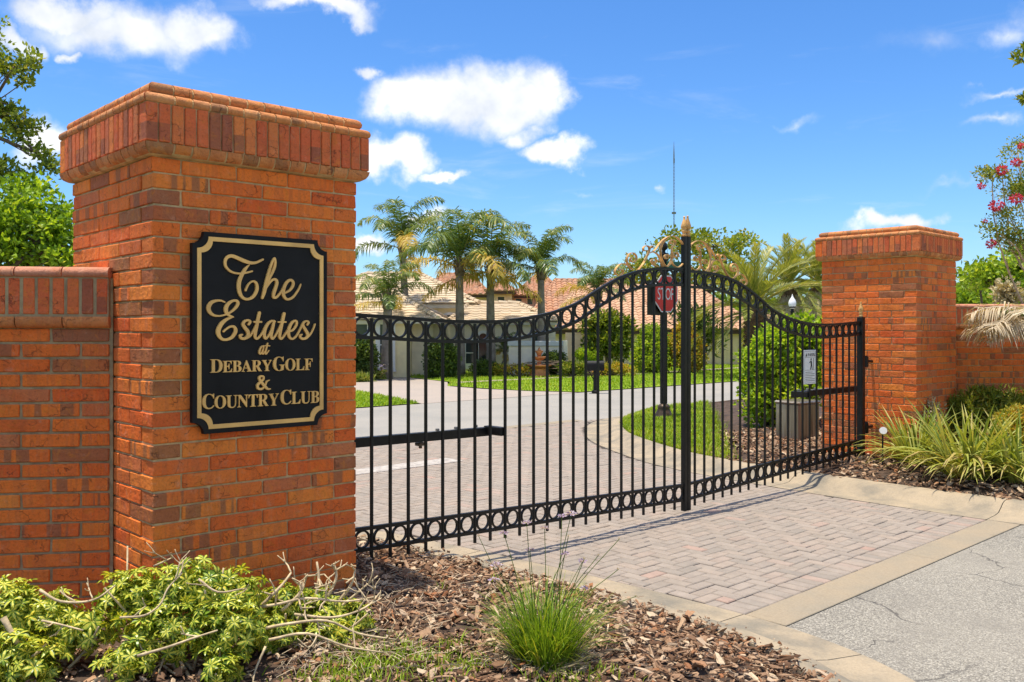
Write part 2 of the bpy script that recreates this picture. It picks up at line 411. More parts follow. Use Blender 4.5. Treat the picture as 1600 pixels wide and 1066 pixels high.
def chip_mat():
    m, t, bs = base_mat('bark_chip'); r = rnd(t); co = objco(t)
    b = t.ramp(r, [(0, (0.084, 0.046, 0.026)), (.2, (0.192, 0.108, 0.062)), (.42, (0.324, 0.204, 0.126)), (.62, (0.444, 0.306, 0.192)), (.74, (0.324, 0.138, 0.060)), (.86, (0.432, 0.324, 0.228)), (1, (0.660, 0.516, 0.348))])
    n = t.noise(co, 60, 5, .7)
    c = t.mix(.5, b, t.ramp(n, [(.3, (.45, .45, .45)), (.7, (1.25, 1.2, 1.15))]), 'MULTIPLY')
    t.link(c, bs.inputs['Base Color']); bs.inputs['Roughness'].default_value = .9; bs.inputs['Specular IOR Level'].default_value = .2
    bump(t, bs, t.noise(co, 150, 3), .4, .004); return m
M['chip'] = chip_mat()
M['soil'] = simple('soil', (.085, .052, .033), .95, 0, .35, 9, .8, 40)
def leaf_mat(name, stops, transl=.3, rough=.45, back=None):
    m = bpy.data.materials.new(name); m.use_nodes = True; t = NT(m.node_tree); bs = t.n['Principled BSDF']; out = t.n['Material Output']
    at = t.add('ShaderNodeAttribute', attribute_name='tint'); oi = t.add('ShaderNodeObjectInfo')
    f = t.math('ADD', at.outputs['Fac'], t.math('MULTIPLY', t.math('SUBTRACT', oi.outputs['Random'], .5), .22), clamp=True)
    c = t.ramp(f, stops)
    t.link(c, bs.inputs['Base Color']); bs.inputs['Roughness'].default_value = rough; bs.inputs['Specular IOR Level'].default_value = .35
    tr = t.add('ShaderNodeBsdfTranslucent'); t.link(t.mix(1.0, c, (1.5, 1.35, .5, 1), 'MULTIPLY'), tr.inputs['Color'])
    mx = t.add('ShaderNodeMixShader'); mx.inputs[0].default_value = transl
    t.link(bs.outputs[0], mx.inputs[1]); t.link(tr.outputs[0], mx.inputs[2]); t.link(mx.outputs[0], out.inputs['Surface'])
    return m
M['oakleaf'] = leaf_mat('oakleaf', [(0, (0.077, 0.122, 0.018)), (.45, (0.205, 0.282, 0.032)), (.8, (0.358, 0.397, 0.058)), (1, (0.486, 0.397, 0.090))], .35)
M['brightleaf'] = leaf_mat('brightleaf', [(0, (0.115, 0.198, 0.017)), (.45, (0.282, 0.422, 0.033)), (.8, (0.461, 0.576, 0.058)), (1, (0.614, 0.640, 0.115))], .4)
M['darkleaf'] = leaf_mat('darkleaf', [(0, (.03, .055, .012)), (.5, (.075, .13, .022)), (1, (.18, .24, .04))], .25)
M['limeleaf'] = leaf_mat('limeleaf', [(0, (0.064, 0.128, 0.013)), (.4, (0.218, 0.371, 0.023)), (.75, (0.422, 0.589, 0.038)), (1, (0.640, 0.717, 0.102))], .42)
M['goldleaf'] = leaf_mat('goldleaf', [(0, (.12, .17, .018)), (.35, (.32, .33, .035)), (.7, (.52, .42, .05)), (1, (.62, .34, .06))], .35)
M['vari'] = leaf_mat('vari', [(0, (.030, .075, .012)), (.30, (.12, .23, .022)), (.48, (.27, .41, .04)), (.60, (.62, .63, .08)), (.85, (.80, .74, .12)), (1, (.82, .62, .06))], .32, .32)
M['palmleaf'] = leaf_mat('palmleaf', [(0, (.035, .075, .022)), (.5, (.095, .16, .036)), (.8, (.19, .26, .055)), (1, (.42, .36, .07))], .3, .38)
M['palmyellow'] = leaf_mat('palmyellow', [(0, (.20, .21, .03)), (.4, (.38, .33, .05)), (.8, (.55, .38, .07)), (1, (.50, .30, .13))], .3)
M['dateleaf'] = leaf_mat('dateleaf', [(0, (.09, .125, .026)), (.5, (.20, .24, .05)), (.85, (.38, .37, .09)), (1, (.52, .45, .13))], .3, .36)
M['flax'] = leaf_mat('flax', [(0, (.07, .125, .02)), (.35, (.17, .245, .035)), (.65, (.34, .38, .07)), (.85, (.48, .46, .12)), (1, (.45, .34, .12))], .3)
M['garlic'] = leaf_mat('garlic', [(0, (.09, .16, .014)), (.5, (.20, .33, .026)), (.85, (.36, .46, .05)), (1, (.60, .42, .07))], .35)
M['grass'] = leaf_mat('grass', [(0, (.15, .24, .014)), (.5, (.27, .41, .022)), (.85, (.40, .50, .04)), (1, (.50, .46, .12))], .35, .6)
M['straw'] = leaf_mat('straw', [(0, (.30, .24, .13)), (.5, (.48, .39, .22)), (1, (.62, .53, .34))], .2, .8)
M['deadfrond'] = leaf_mat('deadfrond', [(0, (.30, .24, .15)), (.5, (.52, .43, .30)), (1, (.68, .60, .45))], .2, .8)
M['pink'] = leaf_mat('pink', [(0, (.45, .03, .09)), (.6, (.62, .06, .14)), (1, (.72, .16, .24))], .35, .6)
M['lilac'] = leaf_mat('lilac', [(0, (.40, .30, .50)), (.6, (.58, .48, .66)), (1, (.72, .66, .74))], .35, .6)
def lawn_mat():
    m, t, bs = base_mat('lawn'); co = t.add('ShaderNodeTexCoord').outputs['Object']
    n = t.noise(co, 1.5, 5, .65); f = t.noise(co, 42, 4, .7)
    c = t.ramp(n, [(.3, (.18, .28, .020)), (.55, (.24, .36, .024)), (.75, (.30, .38, .04))])
    c = t.mix(.6, c, t.ramp(f, [(.3, (.5, .5, .5)), (.65, (1.2, 1.2, 1.1))]), 'MULTIPLY')
    t.link(c, bs.inputs['Base Color']); bs.inputs['Roughness'].default_value = .9; bs.inputs['Specular IOR Level'].default_value = .15
    bump(t, bs, f, .8, .03); return m
M['lawn'] = lawn_mat()
M['stucco_yellow'] = simple('stucco_yellow', (.86, .73, .42), .9, 0, .06, 3, .15, 80)
M['stucco_tan'] = simple('stucco_tan', (.80, .63, .44), .9, 0, .06, 3, .15, 80)
M['stucco_cream'] = simple('stucco_cream', (.80, .71, .53), .9, 0, .06, 3, .15, 80)
M['stucco_pink'] = simple('stucco_pink', (.78, .53, .37), .9, 0, .06, 3, .15, 80)
M['cap_grey'] = simple('cap_grey', (.50, .52, .50), .8, 0, .05)
M['fascia'] = simple('fascia', (.62, .58, .46), .7, 0, .05)
M['fascia_dark'] = simple('fascia_dark', (.07, .035, .025), .7, 0, .1)
def tile_mat(name, stops):
    m, t, bs = base_mat(name); r = rnd(t); co = objco(t)
    c = t.ramp(r, stops)
    c = t.mix(.35, c, t.ramp(t.noise(co, 2.2, 5, .65), [(.3, (.6, .6, .6)), (.7, (1.15, 1.15, 1.15))]), 'MULTIPLY')
    t.link(c, bs.inputs['Base Color']); bs.inputs['Roughness'].default_value = .8; bs.inputs['Specular IOR Level'].default_value = .3; return m
M['tile_cream'] = tile_mat('tile_cream', [(0, (.55, .44, .30)), (.5, (.63, .52, .38)), (1, (.60, .46, .30))])
M['tile_red'] = tile_mat('tile_red', [(0, (.42, .20, .11)), (.4, (.50, .27, .155)), (.75, (.46, .25, .15)), (1, (.34, .20, .13))])
M['tile_pink'] = tile_mat('tile_pink', [(0, (.50, .29, .17)), (.5, (.57, .36, .225)), (1, (.48, .28, .17))])
# ------------------------------------------------------------------ ground, kerbs, paving
def struct(name, me, mat): return link(name, me, mat, kind='structure')
def sheet(name, pts, z, mat, loc=True):
    V = [(x, y, z) for x, y in pts]; me = bpy.data.meshes.new(name)
    me.from_pydata([tuple(p) for p in (L2W(V) if loc else np.array(V))], [], [tuple(range(len(V)))])
    bm = bmesh.new(); bm.from_mesh(me); bmesh.ops.triangulate(bm, faces=bm.faces); bm.normal_update()
    for f in bm.faces:
        if f.normal.z < 0: f.normal_flip()
    bm.to_mesh(me); bm.free()
    return struct(name, me, mat)
sheet('ground', [(-600, -600), (600, -600), (600, 900), (-600, 900)], -.06, M['lawn'], False)

VS0, VS1 = 7.3, 12.55                          # the street behind the gate, in v
EDGE = [(-8.0, -5.75), (-4.0, -5.6), (-.6, -5.15), (1.1, -4.4), (2.2, -3.45), (2.73, -2.67), (2.95, -2.14), (3.03, -1.5), (3.0, -.3), (2.9, .8), (2.72, 2.0), (2.36, 3.1),
        (1.4, 4.75), (.55, 5.7), (-.25, 6.4), (-1.2, 6.95), (-2.2, 7.22), (-4.5, VS0), (-40, VS0)]
def dens(P, per=5): return spline(P, per)
LE = dens(EDGE[:-1], 6); LE = np.vstack([LE, [(-40, VS0)]])
MIRU = 10.1                                    # right edge mirrors the left one about u = 5.05
RE = LE.copy(); RE[:, 0] = MIRU - RE[:, 0]
def normals(P, side):
    T = np.gradient(P, axis=0); T /= np.linalg.norm(T, axis=1)[:, None]
    return np.stack([-T[:, 1], T[:, 0]], 1) * side
NLE = normals(LE, 1); NRE = normals(RE, -1)
PROF = [(-.0, -.03), (0, .004), (.24, .010), (.33, .022), (.40, .060), (.45, .092), (.50, .108), (.57, .114), (.63, .114), (.64, -.03)]
def kerb(E, N, i0, i1):
    pts = E[i0:i1 + 1].copy(); nn = N[i0:i1 + 1]
    V = []; n = len(PROF)
    d0 = pts[1] - pts[0]; d0 /= np.linalg.norm(d0); d1 = pts[-1] - pts[-2]; d1 /= np.linalg.norm(d1)
    pts[0] += d0 * .004; pts[-1] -= d1 * .004
    for p, q in zip(pts, nn):
        for (o, z) in PROF: V.append((p[0] + q[0] * o, p[1] + q[1] * o, z))
    F = [(i * n + k, (i + 1) * n + k, (i + 1) * n + k + 1, i * n + k + 1) for i in range(len(pts) - 1) for k in range(n - 1)]
    F += [tuple(range(n)), tuple((len(pts) - 1) * n + k for k in range(n))[::-1]]
    m = MB(); m.add(V, F); me = m.mesh('kerb', True, True)
    me.set_sharp_from_angle(angle=R(50))
    return struct('kerb', me, M['kerb'])
cuts = [0, 13, 24, 34, 42, 54, 66, 78, 90, 102, len(LE) - 1]
for E_, N_ in ((LE, NLE), (RE, NRE)):
    for a, b in zip(cuts[:-1], cuts[1:]):
        if b > a: kerb(E_, N_, a, b)

def backline(E, N, off): return E + N * off
def land(name, E, N, sgn, umax, hfun, mat, vmin=-5.7, vmax=6.9, du=.12, dv=.12, far=30.0):
    B = backline(E, N, .635); keep = (B[:, 1] > -5.6) & (B[:, 1] < 6.7)
    bb = B[keep]; order = np.argsort(bb[:, 1]); bv = bb[order, 1]; bu = bb[order, 0]
    vs = np.arange(bv[0], bv[-1], dv); n = 70
    tt = np.concatenate([np.linspace(0, 1, 50) * .18, .18 + .82 * np.linspace(0, 1, n - 49)[1:] ** 1.5])
    V = []
    for v in vs:
        u0 = np.interp(v, bv, bu)
        for t in tt:
            u = u0 + sgn * t * umax; V.append((u, v, hfun(u, v, t * umax)))
    V = np.array(V); m = len(vs); F = []
    for i in range(m - 1):
        for k in range(n - 1):
            a = i * n + k; F.append((a, a + 1, a + n + 1, a + n) if sgn > 0 else (a, a + n, a + n + 1, a + 1))
    return struct(name, npmesh(name, L2W(V), np.array(F), None, True), mat)
def bedh(u, v, s):                              # bed height: flush with the kerb, a low mound towards the pillar
    w = min(1, s / .8); w = w * w * (3 - 2 * w)
    b = .10 + .085 * w
    return b + .012 * math.sin(u * 7.1 + v * 3) * w + .01 * math.sin(v * 9 - u * 4) * w
land('planting_bed', LE, NLE, -1, 20, bedh, M['soil'])
land('planting_bed', RE, NRE, 1, 20, bedh, M['soil'])

# street, stop line, concrete band, asphalt
sheet('street', [(-60, VS0 - .6), (-60, VS1), (90, VS1), (90, VS0 - .6)], -.012, M['street'])
sheet('asphalt_road', [(LE[i][0] - .05, LE[i][1]) for i in range(0, 40)] + [(3.0, -1.79), (7.1, -1.79)] + [(RE[i][0] + .05, RE[i][1]) for i in range(39, -1, -1)] + [(18.1, -40), (-8, -40)], -.004, M['asphalt'])
def slab(name, u0, u1, v0, v1, z0, z1, mat, ch=.004):
    m = MB(); m.box(u0, u1, v0, v1, z0, z1, ch); return struct(name, m.mesh(name, True), mat)
slab('concrete_band', 3.035, 5.255, -1.785, -1.508, -.1, .004, M['concrete'])
slab('concrete_band', 5.262, 7.065, -1.785, -1.508, -.1, .004, M['concrete'])

# herringbone paving, brick by brick: the nearest 300 are objects, the rest are one mesh
lev = LE[(LE[:, 1] > -1.6) & (LE[:, 1] < 7.25)]
def uL(v): return np.interp(v, lev[:, 1], lev[:, 0])
g = .1005; S = []                               # (u, v, along_u, len, width)
for i in range(-30, 140):
    for j in range(-1, 87):
        k = (i - j) % 4
        if k == 0: c = ((i + 1) * g, (j + .5) * g, 1)
        elif k == 3: c = ((i + .5) * g, (j + 1) * g, 0)
        else: continue
        u, v = c[0] + .55, c[1] - 1.30
        hu, hv = (g, g / 2) if c[2] else (g / 2, g)
        v0_, v1_ = max(v - hv, -1.301), v + hv
        if v1_ > 7.15 or v1_ - v0_ < .03: continue
        v, hv = (v0_ + v1_) / 2, (v1_ - v0_) / 2
        lo = max(uL(v - hv), uL(v + hv)) + .004; hi = MIRU - lo
        a, b = max(u - hu, lo), min(u + hu, hi)
        if b - a < .035: continue
        S.append(((a + b) / 2, v, (b - a), 2 * hv))
u = 3.037
while u < 7.05:
    S.append((u + .0502, -1.403, .1005, .2)); u += .1005
S = np.array(S); P = L2W(np.c_[S[:, 0], S[:, 1], np.zeros(len(S))])
shown = (np.abs(P[:, 0] / P[:, 1]) < .60) & (P[:, 1] > 1)
order = np.argsort(np.where(shown, np.hypot(P[:, 0], P[:, 1]), 1e6)); near = set(order[:300].tolist())
rg = rng(5); pmesh = {}
pav = thing('brick_paving', 'pinkish grey herringbone brick paving running through the gate', 'paving', LW(5.05, -1.4, 0)); pav['kind'] = 'structure'
TV, TF = cbox_data(1, 1, 1, .0); 
def paver_template(a, b):
    ch = .006; x, y = a / 2 - .0040, b / 2 - .0040
    V = [(-x, -y, -.05), (x, -y, -.05), (x, y, -.05), (-x, y, -.05), (-x, -y, -ch), (x, -y, -ch), (x, y, -ch), (-x, y, -ch),
         (-x + ch, -y + ch, 0), (x - ch, -y + ch, 0), (x - ch, y - ch, 0), (-x + ch, y - ch, 0)]
    F = [(0, 1, 5, 4), (1, 2, 6, 5), (2, 3, 7, 6), (3, 0, 4, 7), (4, 5, 9, 8), (5, 6, 10, 9), (6, 7, 11, 10), (7, 4, 8, 11), (8, 9, 10, 11)]
    return np.array(V), np.array(F)
fv, ff, nb = [], [], 0
for idx, (u, v, a, b) in enumerate(S):
    z = .003 + rg.normal(0, .0016)
    if idx in near:
        key = (round(a, 3), round(b, 3))
        if key not in pmesh:
            V, F = paver_template(a, b); pmesh[key] = npmesh('paver', V, F)
        x, y, _ = LW(u, v); link('paver', pmesh[key], M['paver'], pav, (x, y, z), (rg.normal(0, .006), rg.normal(0, .006), TH + rg.normal(0, .006)))
    else:
        V, F = paver_template(a, b); V = V + np.array([u, v, z]); fv.append(V); ff.append(F + nb); nb += len(V)
link('farther_pavers', npmesh('farther_pavers', L2W(np.vstack(fv)), np.vstack(ff)), M['paver'], pav, kind='stuff')
bp = [(LE[i][0] - .02, LE[i][1]) for i in range(len(LE)) if -1.6 < LE[i][1] < 7.2]
sheet('bedding_sand', bp + [(MIRU - a, b) for a, b in bp[::-1]], -.009, M['sand'])
slab('stop_line', .3, 5.95, 4.62, 4.98, -.01, .010, M['paint'], .001)
slab('concrete_band', -1.0, 11.1, 7.16, 7.42, -.1, .003, M['concrete'])

# lawns and drives across the street
sheet('driveway', [(11.33, VS1 - .02), (12.5, 17), (13.4, 24), (19, 24), (17.3, 18.9), (16.0, 17.3), (15.9, 15.5), (16.8, VS1 - .02)], -.006, M['drive'])
sheet('far_lawn', [(-40, VS1), (11.28, VS1), (12.45, 17), (12.6, 17.6), (-40, 17.6)], .012, M['lawn'])
sheet('far_lawn', [(16.9, VS1), (90, VS1), (90, 30), (20, 30), (17.35, 18.85), (16.05, 17.25), (15.98, 15.6), (16.2, 14.0)], .012, M['lawn'])
sheet('footpath', [(16.9, 18.0), (26, 17.55), (40, 18.3), (70, 20), (70, 20.6), (40, 18.85), (26, 18.1), (17.3, 18.5)], .022, M['concrete'])
# ------------------------------------------------------------------ brick gate pillars and walls
C_ = .0813; BL, BW, BH = .295, .1475, .0715
BR = [cbox_mesh('brick', BL, BW, BH, .0045, .0022, s) for s in range(6)]
SL = [cbox_mesh('soldier_brick', .0577, .09, .193, .004, .0015, s) for s in range(4)]
ri = random.Random(3)
def piece(name, me, mat, root, x, y, z, a): return link(name, me, mat, root, (x, y, z), (0, 0, a))
LOWP = [(-.08, 2.633), (.0, 2.633), (.022, 2.637), (.040, 2.648), (.052, 2.667), (.057, 2.689), (-.08, 2.689)]
MIDP = [(-.10, 2.8905), (.052, 2.8905), (.060, 2.898), (.0625, 2.912), (.058, 2.927), (.045, 2.937), (.028, 2.941), (-.10, 2.941)]
TOPP = [(-.20, 2.9435), (.012, 2.9435), (.023, 2.955), (.026, 2.972), (.018, 2.989), (.002, 3.001), (-.02, 3.006), (-.20, 3.006)]
def pillar(u0, label):
    L = 1.2195
    root = thing('gate_pillar', label, 'gate pillar', LW(u0 + L / 2, L / 2, .1), 'brick gate pillars')
    m = MB(); m.box(u0 + .011, u0 + L - .011, .011, L - .011, 0, 2.64); m.box(u0 - .045, u0 + L + .045, -.045, L + .045, 2.66, 2.905)
    m.box(u0 - .0, u0 + L, .0, L, 2.905, 2.985)
    for s in range(4):                          # bedding mortar between the bullnose bricks
        for prof in (LOWP, MIDP, TOPP):
            pq = [(q - .0065 if q > -.05 else q, z) for q, z in prof]; h = len(pq); V = []
            for e in (0, 1):
                for q, z in pq:
                    p = -q if e == 0 else L + q; a_, b_ = {0: (p, -q), 1: (L + q, p), 2: (L - p, L + q), 3: (-q, L - p)}[s]; V.append((u0 + a_, b_, z - .0035))
            m.add(V, [(k, (k + 1) % h, h + (k + 1) % h, h + k) for k in range(h)])
    m.build('mortar_core', M['mortar'], root, True)
    far = MB()
    def put(u, v, z, along_u, vis):
        x, y, _ = LW(u0 + u, v)
        if vis:
            piece('brick', ri.choice(BR), M['brick'], root, x, y, z + ri.uniform(-.001, .001), TH + (0 if along_u else math.pi / 2) + (math.pi if ri.random() < .5 else 0))
        else:
            a, b = (BL, BW) if along_u else (BW, BL); far.box(u0 + u - a / 2, u0 + u + a / 2, v - b / 2, v + b / 2, z - BH / 2, z + BH / 2, .004)
    n = 0; z = 2.630 - .005 - BH / 2
    while z > .1:
        t = BW / 2
        if n % 2:
            for i in range(4): put(.1525 + .305 * i - .0005, t, z, 1, 1); put(.1525 + .305 * i, L - t, z, 1, i == 0)
            for i in range(3): put(t, .305 + .305 * i, z, 0, 1); put(L - t, .305 + .305 * i, z, 0, 0)
        else:
            for i in range(4): put(t, .1525 + .305 * i, z, 0, 1); put(L - t, .1525 + .305 * i, z, 0, i == 0)
            for i in range(3): put(.305 + .305 * i, t, z, 1, 1); put(.305 + .305 * i, L - t, z, 1, 0)
        z -= C_; n += 1
    o = .057; Lc = L + 2 * o; zc = 2.790
    def side(s, p, q):                          # along the side, outwards
        return {0: (p, -q), 1: (L + q, p), 2: (L - p, L + q), 3: (-q, L - p)}[s]
    for s in range(4):
        full = s in (0, 2); k = 20 if full else 17; a0 = -o if full else -o + .094; ln = Lc if full else Lc - .188
        for i in range(k):
            p = a0 + (i + .5) * ln / k; u, v = side(s, p, o - .045); x, y, _ = LW(u0 + u, v)
            if s in (0, 3): piece('soldier_brick', ri.choice(SL), M['soldier'], root, x, y, zc + ri.uniform(-.0015, .0015), TH + s * math.pi / 2 + ri.choice((0, math.pi)))
            else:
                a, b = (.0577, .09) if full else (.09, .0577); far.box(u0 + u - a / 2, u0 + u + a / 2, v - b / 2, v + b / 2, zc - .0965, zc + .0965, .004)
        for prof, npc in ((LOWP, 13), (MIDP, 13), (TOPP, 12)):
            for i in range(npc):
                a = L * i / npc + .0048; b = L * (i + 1) / npc - .0048
                if npc and 0 < i: a += ri.uniform(-.0015, .0015)
                V = []; j = ri.uniform(-.0015, .0015)
                for e in (0, 1):
                    for (q, z) in prof:
                        p = (a if e == 0 else b)
                        if i == 0 and e == 0: p = -q + .003
                        if i == npc - 1 and e == 1: p = L + q - .003
                        V.append((*side(s, p, q + (j if q > -.05 else 0)), z))
                V = [(u0 + a_, b_, c_) for a_, b_, c_ in V]; h = len(prof)
                F = [(k, (k + 1) % h, h + (k + 1) % h, h + k) for k in range(h)] + [tuple(range(h))[::-1], tuple(range(h, 2 * h))]
                if s in (0, 3):
                    mm = MB(); mm.add(V, F); me = mm.mesh('bullnose_brick', True, True); me.set_sharp_from_angle(angle=R(40)); link('bullnose_brick', me, M['bullnose'], root)
                else: far.add(V, F)
    far.build('far_side_brickwork', M['brick'], root, True, kind='stuff')
    return root
pil_a = pillar(0.0, 'nearer brick pillar carrying the black sign with gold lettering')
pil_b = pillar(9.14, 'farther brick pillar beside the gate hinge, without a sign')

def brick_wall(p0, ang, length, out, zb, mat, mort, label, joint=.017, drop=0.0, cope=.24):
    dx, dy = math.cos(ang), math.sin(ang); nx, ny = (dy, -dx) if (-dx) * out > 0 else (-dy, dx)   # outward, towards the drive
    if ny > 0: nx, ny = -nx, -ny
    root = thing('brick_wall', label, 'wall', (p0[0] + dx * length / 2, p0[1] + dy * length / 2, zb), 'brick garden walls')
    def pt(s, q, z): return (p0[0] + dx * s + nx * q, p0[1] + dy * s + ny * q, z)
    def bar(mb, s0, s1, q0, q1, z0, z1):
        V = [pt(s, q, z) for z in (z0, z1) for (s, q) in ((s0, q0), (s1, q0), (s1, q1), (s0, q1))]
        mb.add(V, [(0, 3, 2, 1), (4, 5, 6, 7), (0, 1, 5, 4), (1, 2, 6, 5), (2, 3, 7, 6), (3, 0, 4, 7)])
    top = 2.09 - drop
    m = MB(); bar(m, .0, length, -.19, -.010, zb - .15, top - .06); bar(m, .012, length, -.2, .028, top - .28, top - .045)
    m.build('mortar_core', M[mort], root)
    m = MB(); bar(m, 0.004, length, -.21, -.192, zb - .15, top - .06); m.build('back_face', M[mat], root)
    n = 0; z = top - .335 - BH / 2
    while z > zb - .06:
        s = joint - (.1525 if n % 2 else 0)
        while s < length:
            a, b = max(s, joint), min(s + BL, length)
            if b - a > .03:
                c = pt((a + b) / 2, -BW / 2, z); sc_ = (b - a) / BL
                o = link('brick', ri.choice(BR), M[mat], root, c, (0, 0, ang + ri.choice((0, math.pi))), (sc_ * (1 if mat == 'brick' else .987), 1, 1 if mat == 'brick' else .95))
            s += .305
        z -= C_; n += 1
    s = joint
    while s < length - .03:
        c = pt(s + .0285, .032 - .045, top - .16); link('soldier_brick', ri.choice(SL), M['soldier'], root, c, (0, 0, ang), (1, 1, 1)); s += .0745
    for z0, prof in ((top - .332, [(-.1, 0), (.0, 0), (.022, .006), (.036, .022), (.040, .045), (.036, .062), (-.1, .062)]), (top - .056, [(-.24, 0), (.034, 0), (.044, .008), (.048, .022), (.042, .040), (.026, .052), (0, .056), (-.24, .056)])):
        s = joint - .01
        while s < length:
            V = [pt(s + (0.0035 if e == 0 else cope - .0035), q, z0 + z) for e in (0, 1) for q, z in prof]; h = len(prof)
            F = [(k, (k + 1) % h, h + (k + 1) % h, h + k) for k in range(h)] + [tuple(range(h))[::-1], tuple(range(h, 2 * h))]
            mm = MB(); mm.add(V, F); me = mm.mesh('bullnose_brick', False, True); me.set_sharp_from_angle(angle=R(40))
            link('bullnose_brick', me, M['coping'] if z0 > top - .1 else M['bullnose'], root); s += cope
    return root
x, y, _ = LW(-.012, .52)
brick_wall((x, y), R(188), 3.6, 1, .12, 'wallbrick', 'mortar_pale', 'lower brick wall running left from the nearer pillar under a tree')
x, y, _ = LW(10.375, .45)
brick_wall((x, y), R(1.5), 4.2, 1, .15, 'brick', 'mortar', 'low brick wall behind the bleached palm, right of the farther pillar')

# ------------------------------------------------------------------ the sign
def SG(px, py, v=-.036):                       # point of the pillar's face plane seen at a photo pixel, as (u, z)
    r = np.array([(px - 800) / FPX, 1.0]); t = (A0 @ DV + v) / (r @ DV); Pp = r * t - A0
    return Pp @ DU, CH + (HY - py) / FPX * t
sign = thing('entrance_sign', 'black sign with gold script lettering and notched gold border', 'sign', LW(.594, -.02, 1.2))
def notch(d, r, n=8):
    x0, x1, z0, z1 = .194 + d, .993 - d, 1.205 + d, 2.261 - d; rr = r; P_ = []
    for (cx, cz, a) in ((x0, z0, 90), (x1, z0, 180), (x1, z1, 270), (x0, z1, 0)):
        for k in range(n + 1):
            w = R(a - 90 * k / n); P_.append((cx + rr * math.cos(w), cz + rr * math.sin(w)))
    return P_
def ring_prism(m, pa, pb, v0, v1):
    n = len(pa)
    V = [(a, v0, b) for a, b in pa] + [(a, v1, b) for a, b in pa] + [(a, v1, b) for a, b in pb] + [(a, v0, b) for a, b in pb]
    F = []
    for i in range(n):
        j = (i + 1) % n; F += [(i, j, n + j, n + i), (n + i, n + j, 2 * n + j, 2 * n + i), (2 * n + i, 2 * n + j, 3 * n + j, 3 * n + i)]
    m.add(V, F)
def plate(m, p, v0, v1):
    n = len(p); V = [(a, v0, b) for a, b in p] + [(a, v1, b) for a, b in p]
    m.add(V, [tuple(range(n)), tuple(range(n, 2 * n))[::-1]] + [(i, (i + 1) % n, n + (i + 1) % n, n + i) for i in range(n)])
m = MB(); plate(m, notch(0, .062), -.0035, -.030); m.build('panel', M['signblack'], sign, True)
m = MB(); ring_prism(m, notch(.0, .062), notch(.024, .062), -.030, -.0365); m.build('edge_band', M['signblack'], sign, True)
m = MB(); ring_prism(m, notch(.0245, .062), notch(.047, .062), -.030, -.0385); m.build('border', M['signgold'], sign, True)
zoff = [0]
def stroke(m, pts, crop, thick=.009):
    x0, y0, s = crop; sp = spline([(x, y, w) for x, y, w in pts], 7)
    uz = np.array([SG(x0 + x / s, y0 + y / s) for x, y, _ in sp])
    u0_, _z = SG(x0 + sp[0][0] / s, y0 + sp[0][1] / s); u1_, _z2 = SG(x0 + sp[0][0] / s, y0 + (sp[0][1] + 10) / s)
    k = abs(_z - _z2) / 10                      # metres per traced unit, upright
    T = np.gradient(uz, axis=0); T /= np.linalg.norm(T, axis=1)[:, None] + 1e-9; N = np.stack([-T[:, 1], T[:, 0]], 1)
    h = (sp[:, 2] * k * .5)[:, None] * 1.0
    Lf, Rt = uz + N * h, uz - N * h; n = len(uz); zoff[0] = (zoff[0] + 1) % 5
    d = -.030 - thick - zoff[0] * .0005 - np.linspace(0, .0018, n)
    V = [(a, b, c) for (a, c), b in zip(Lf, d)] + [(a, b, c) for (a, c), b in zip(Rt, d)] + [(a, -.0295, c) for a, c in Lf] + [(a, -.0295, c) for a, c in Rt]
    F = []
    for i in range(n - 1): F += [(i, i + 1, n + i + 1, n + i), (i, 2 * n + i, 2 * n + i + 1, i + 1), (n + i, n + i + 1, 3 * n + i + 1, 3 * n + i)]
    b0, b1 = len(m.v), len(m.v) + n - 1
    F += [(0, n, 3 * n, 2 * n), (n - 1, 3 * n - 1, 4 * n - 1, 2 * n - 1)]
    m.add(V, F)
    for e in (0, n - 1):                        # round ends
        r = h[e][0]; c = uz[e]; q = 10
        dd = d[e] - .0003
        Vc = [(c[0] + r * math.cos(2 * math.pi * k_ / q), dd, c[1] + r * math.sin(2 * math.pi * k_ / q)) for k_ in range(q)]
        Vc += [(a, -.0295, b) for a, _, b in Vc]
        m.add(Vc, [tuple(range(q))] + [(k_, (k_ + 1) % q, q + (k_ + 1) % q, q + k_) for k_ in range(q)])
CA, CB, CC = (340, 385, 10.66), (310, 460, 10.66), (390, 470, 11.84)
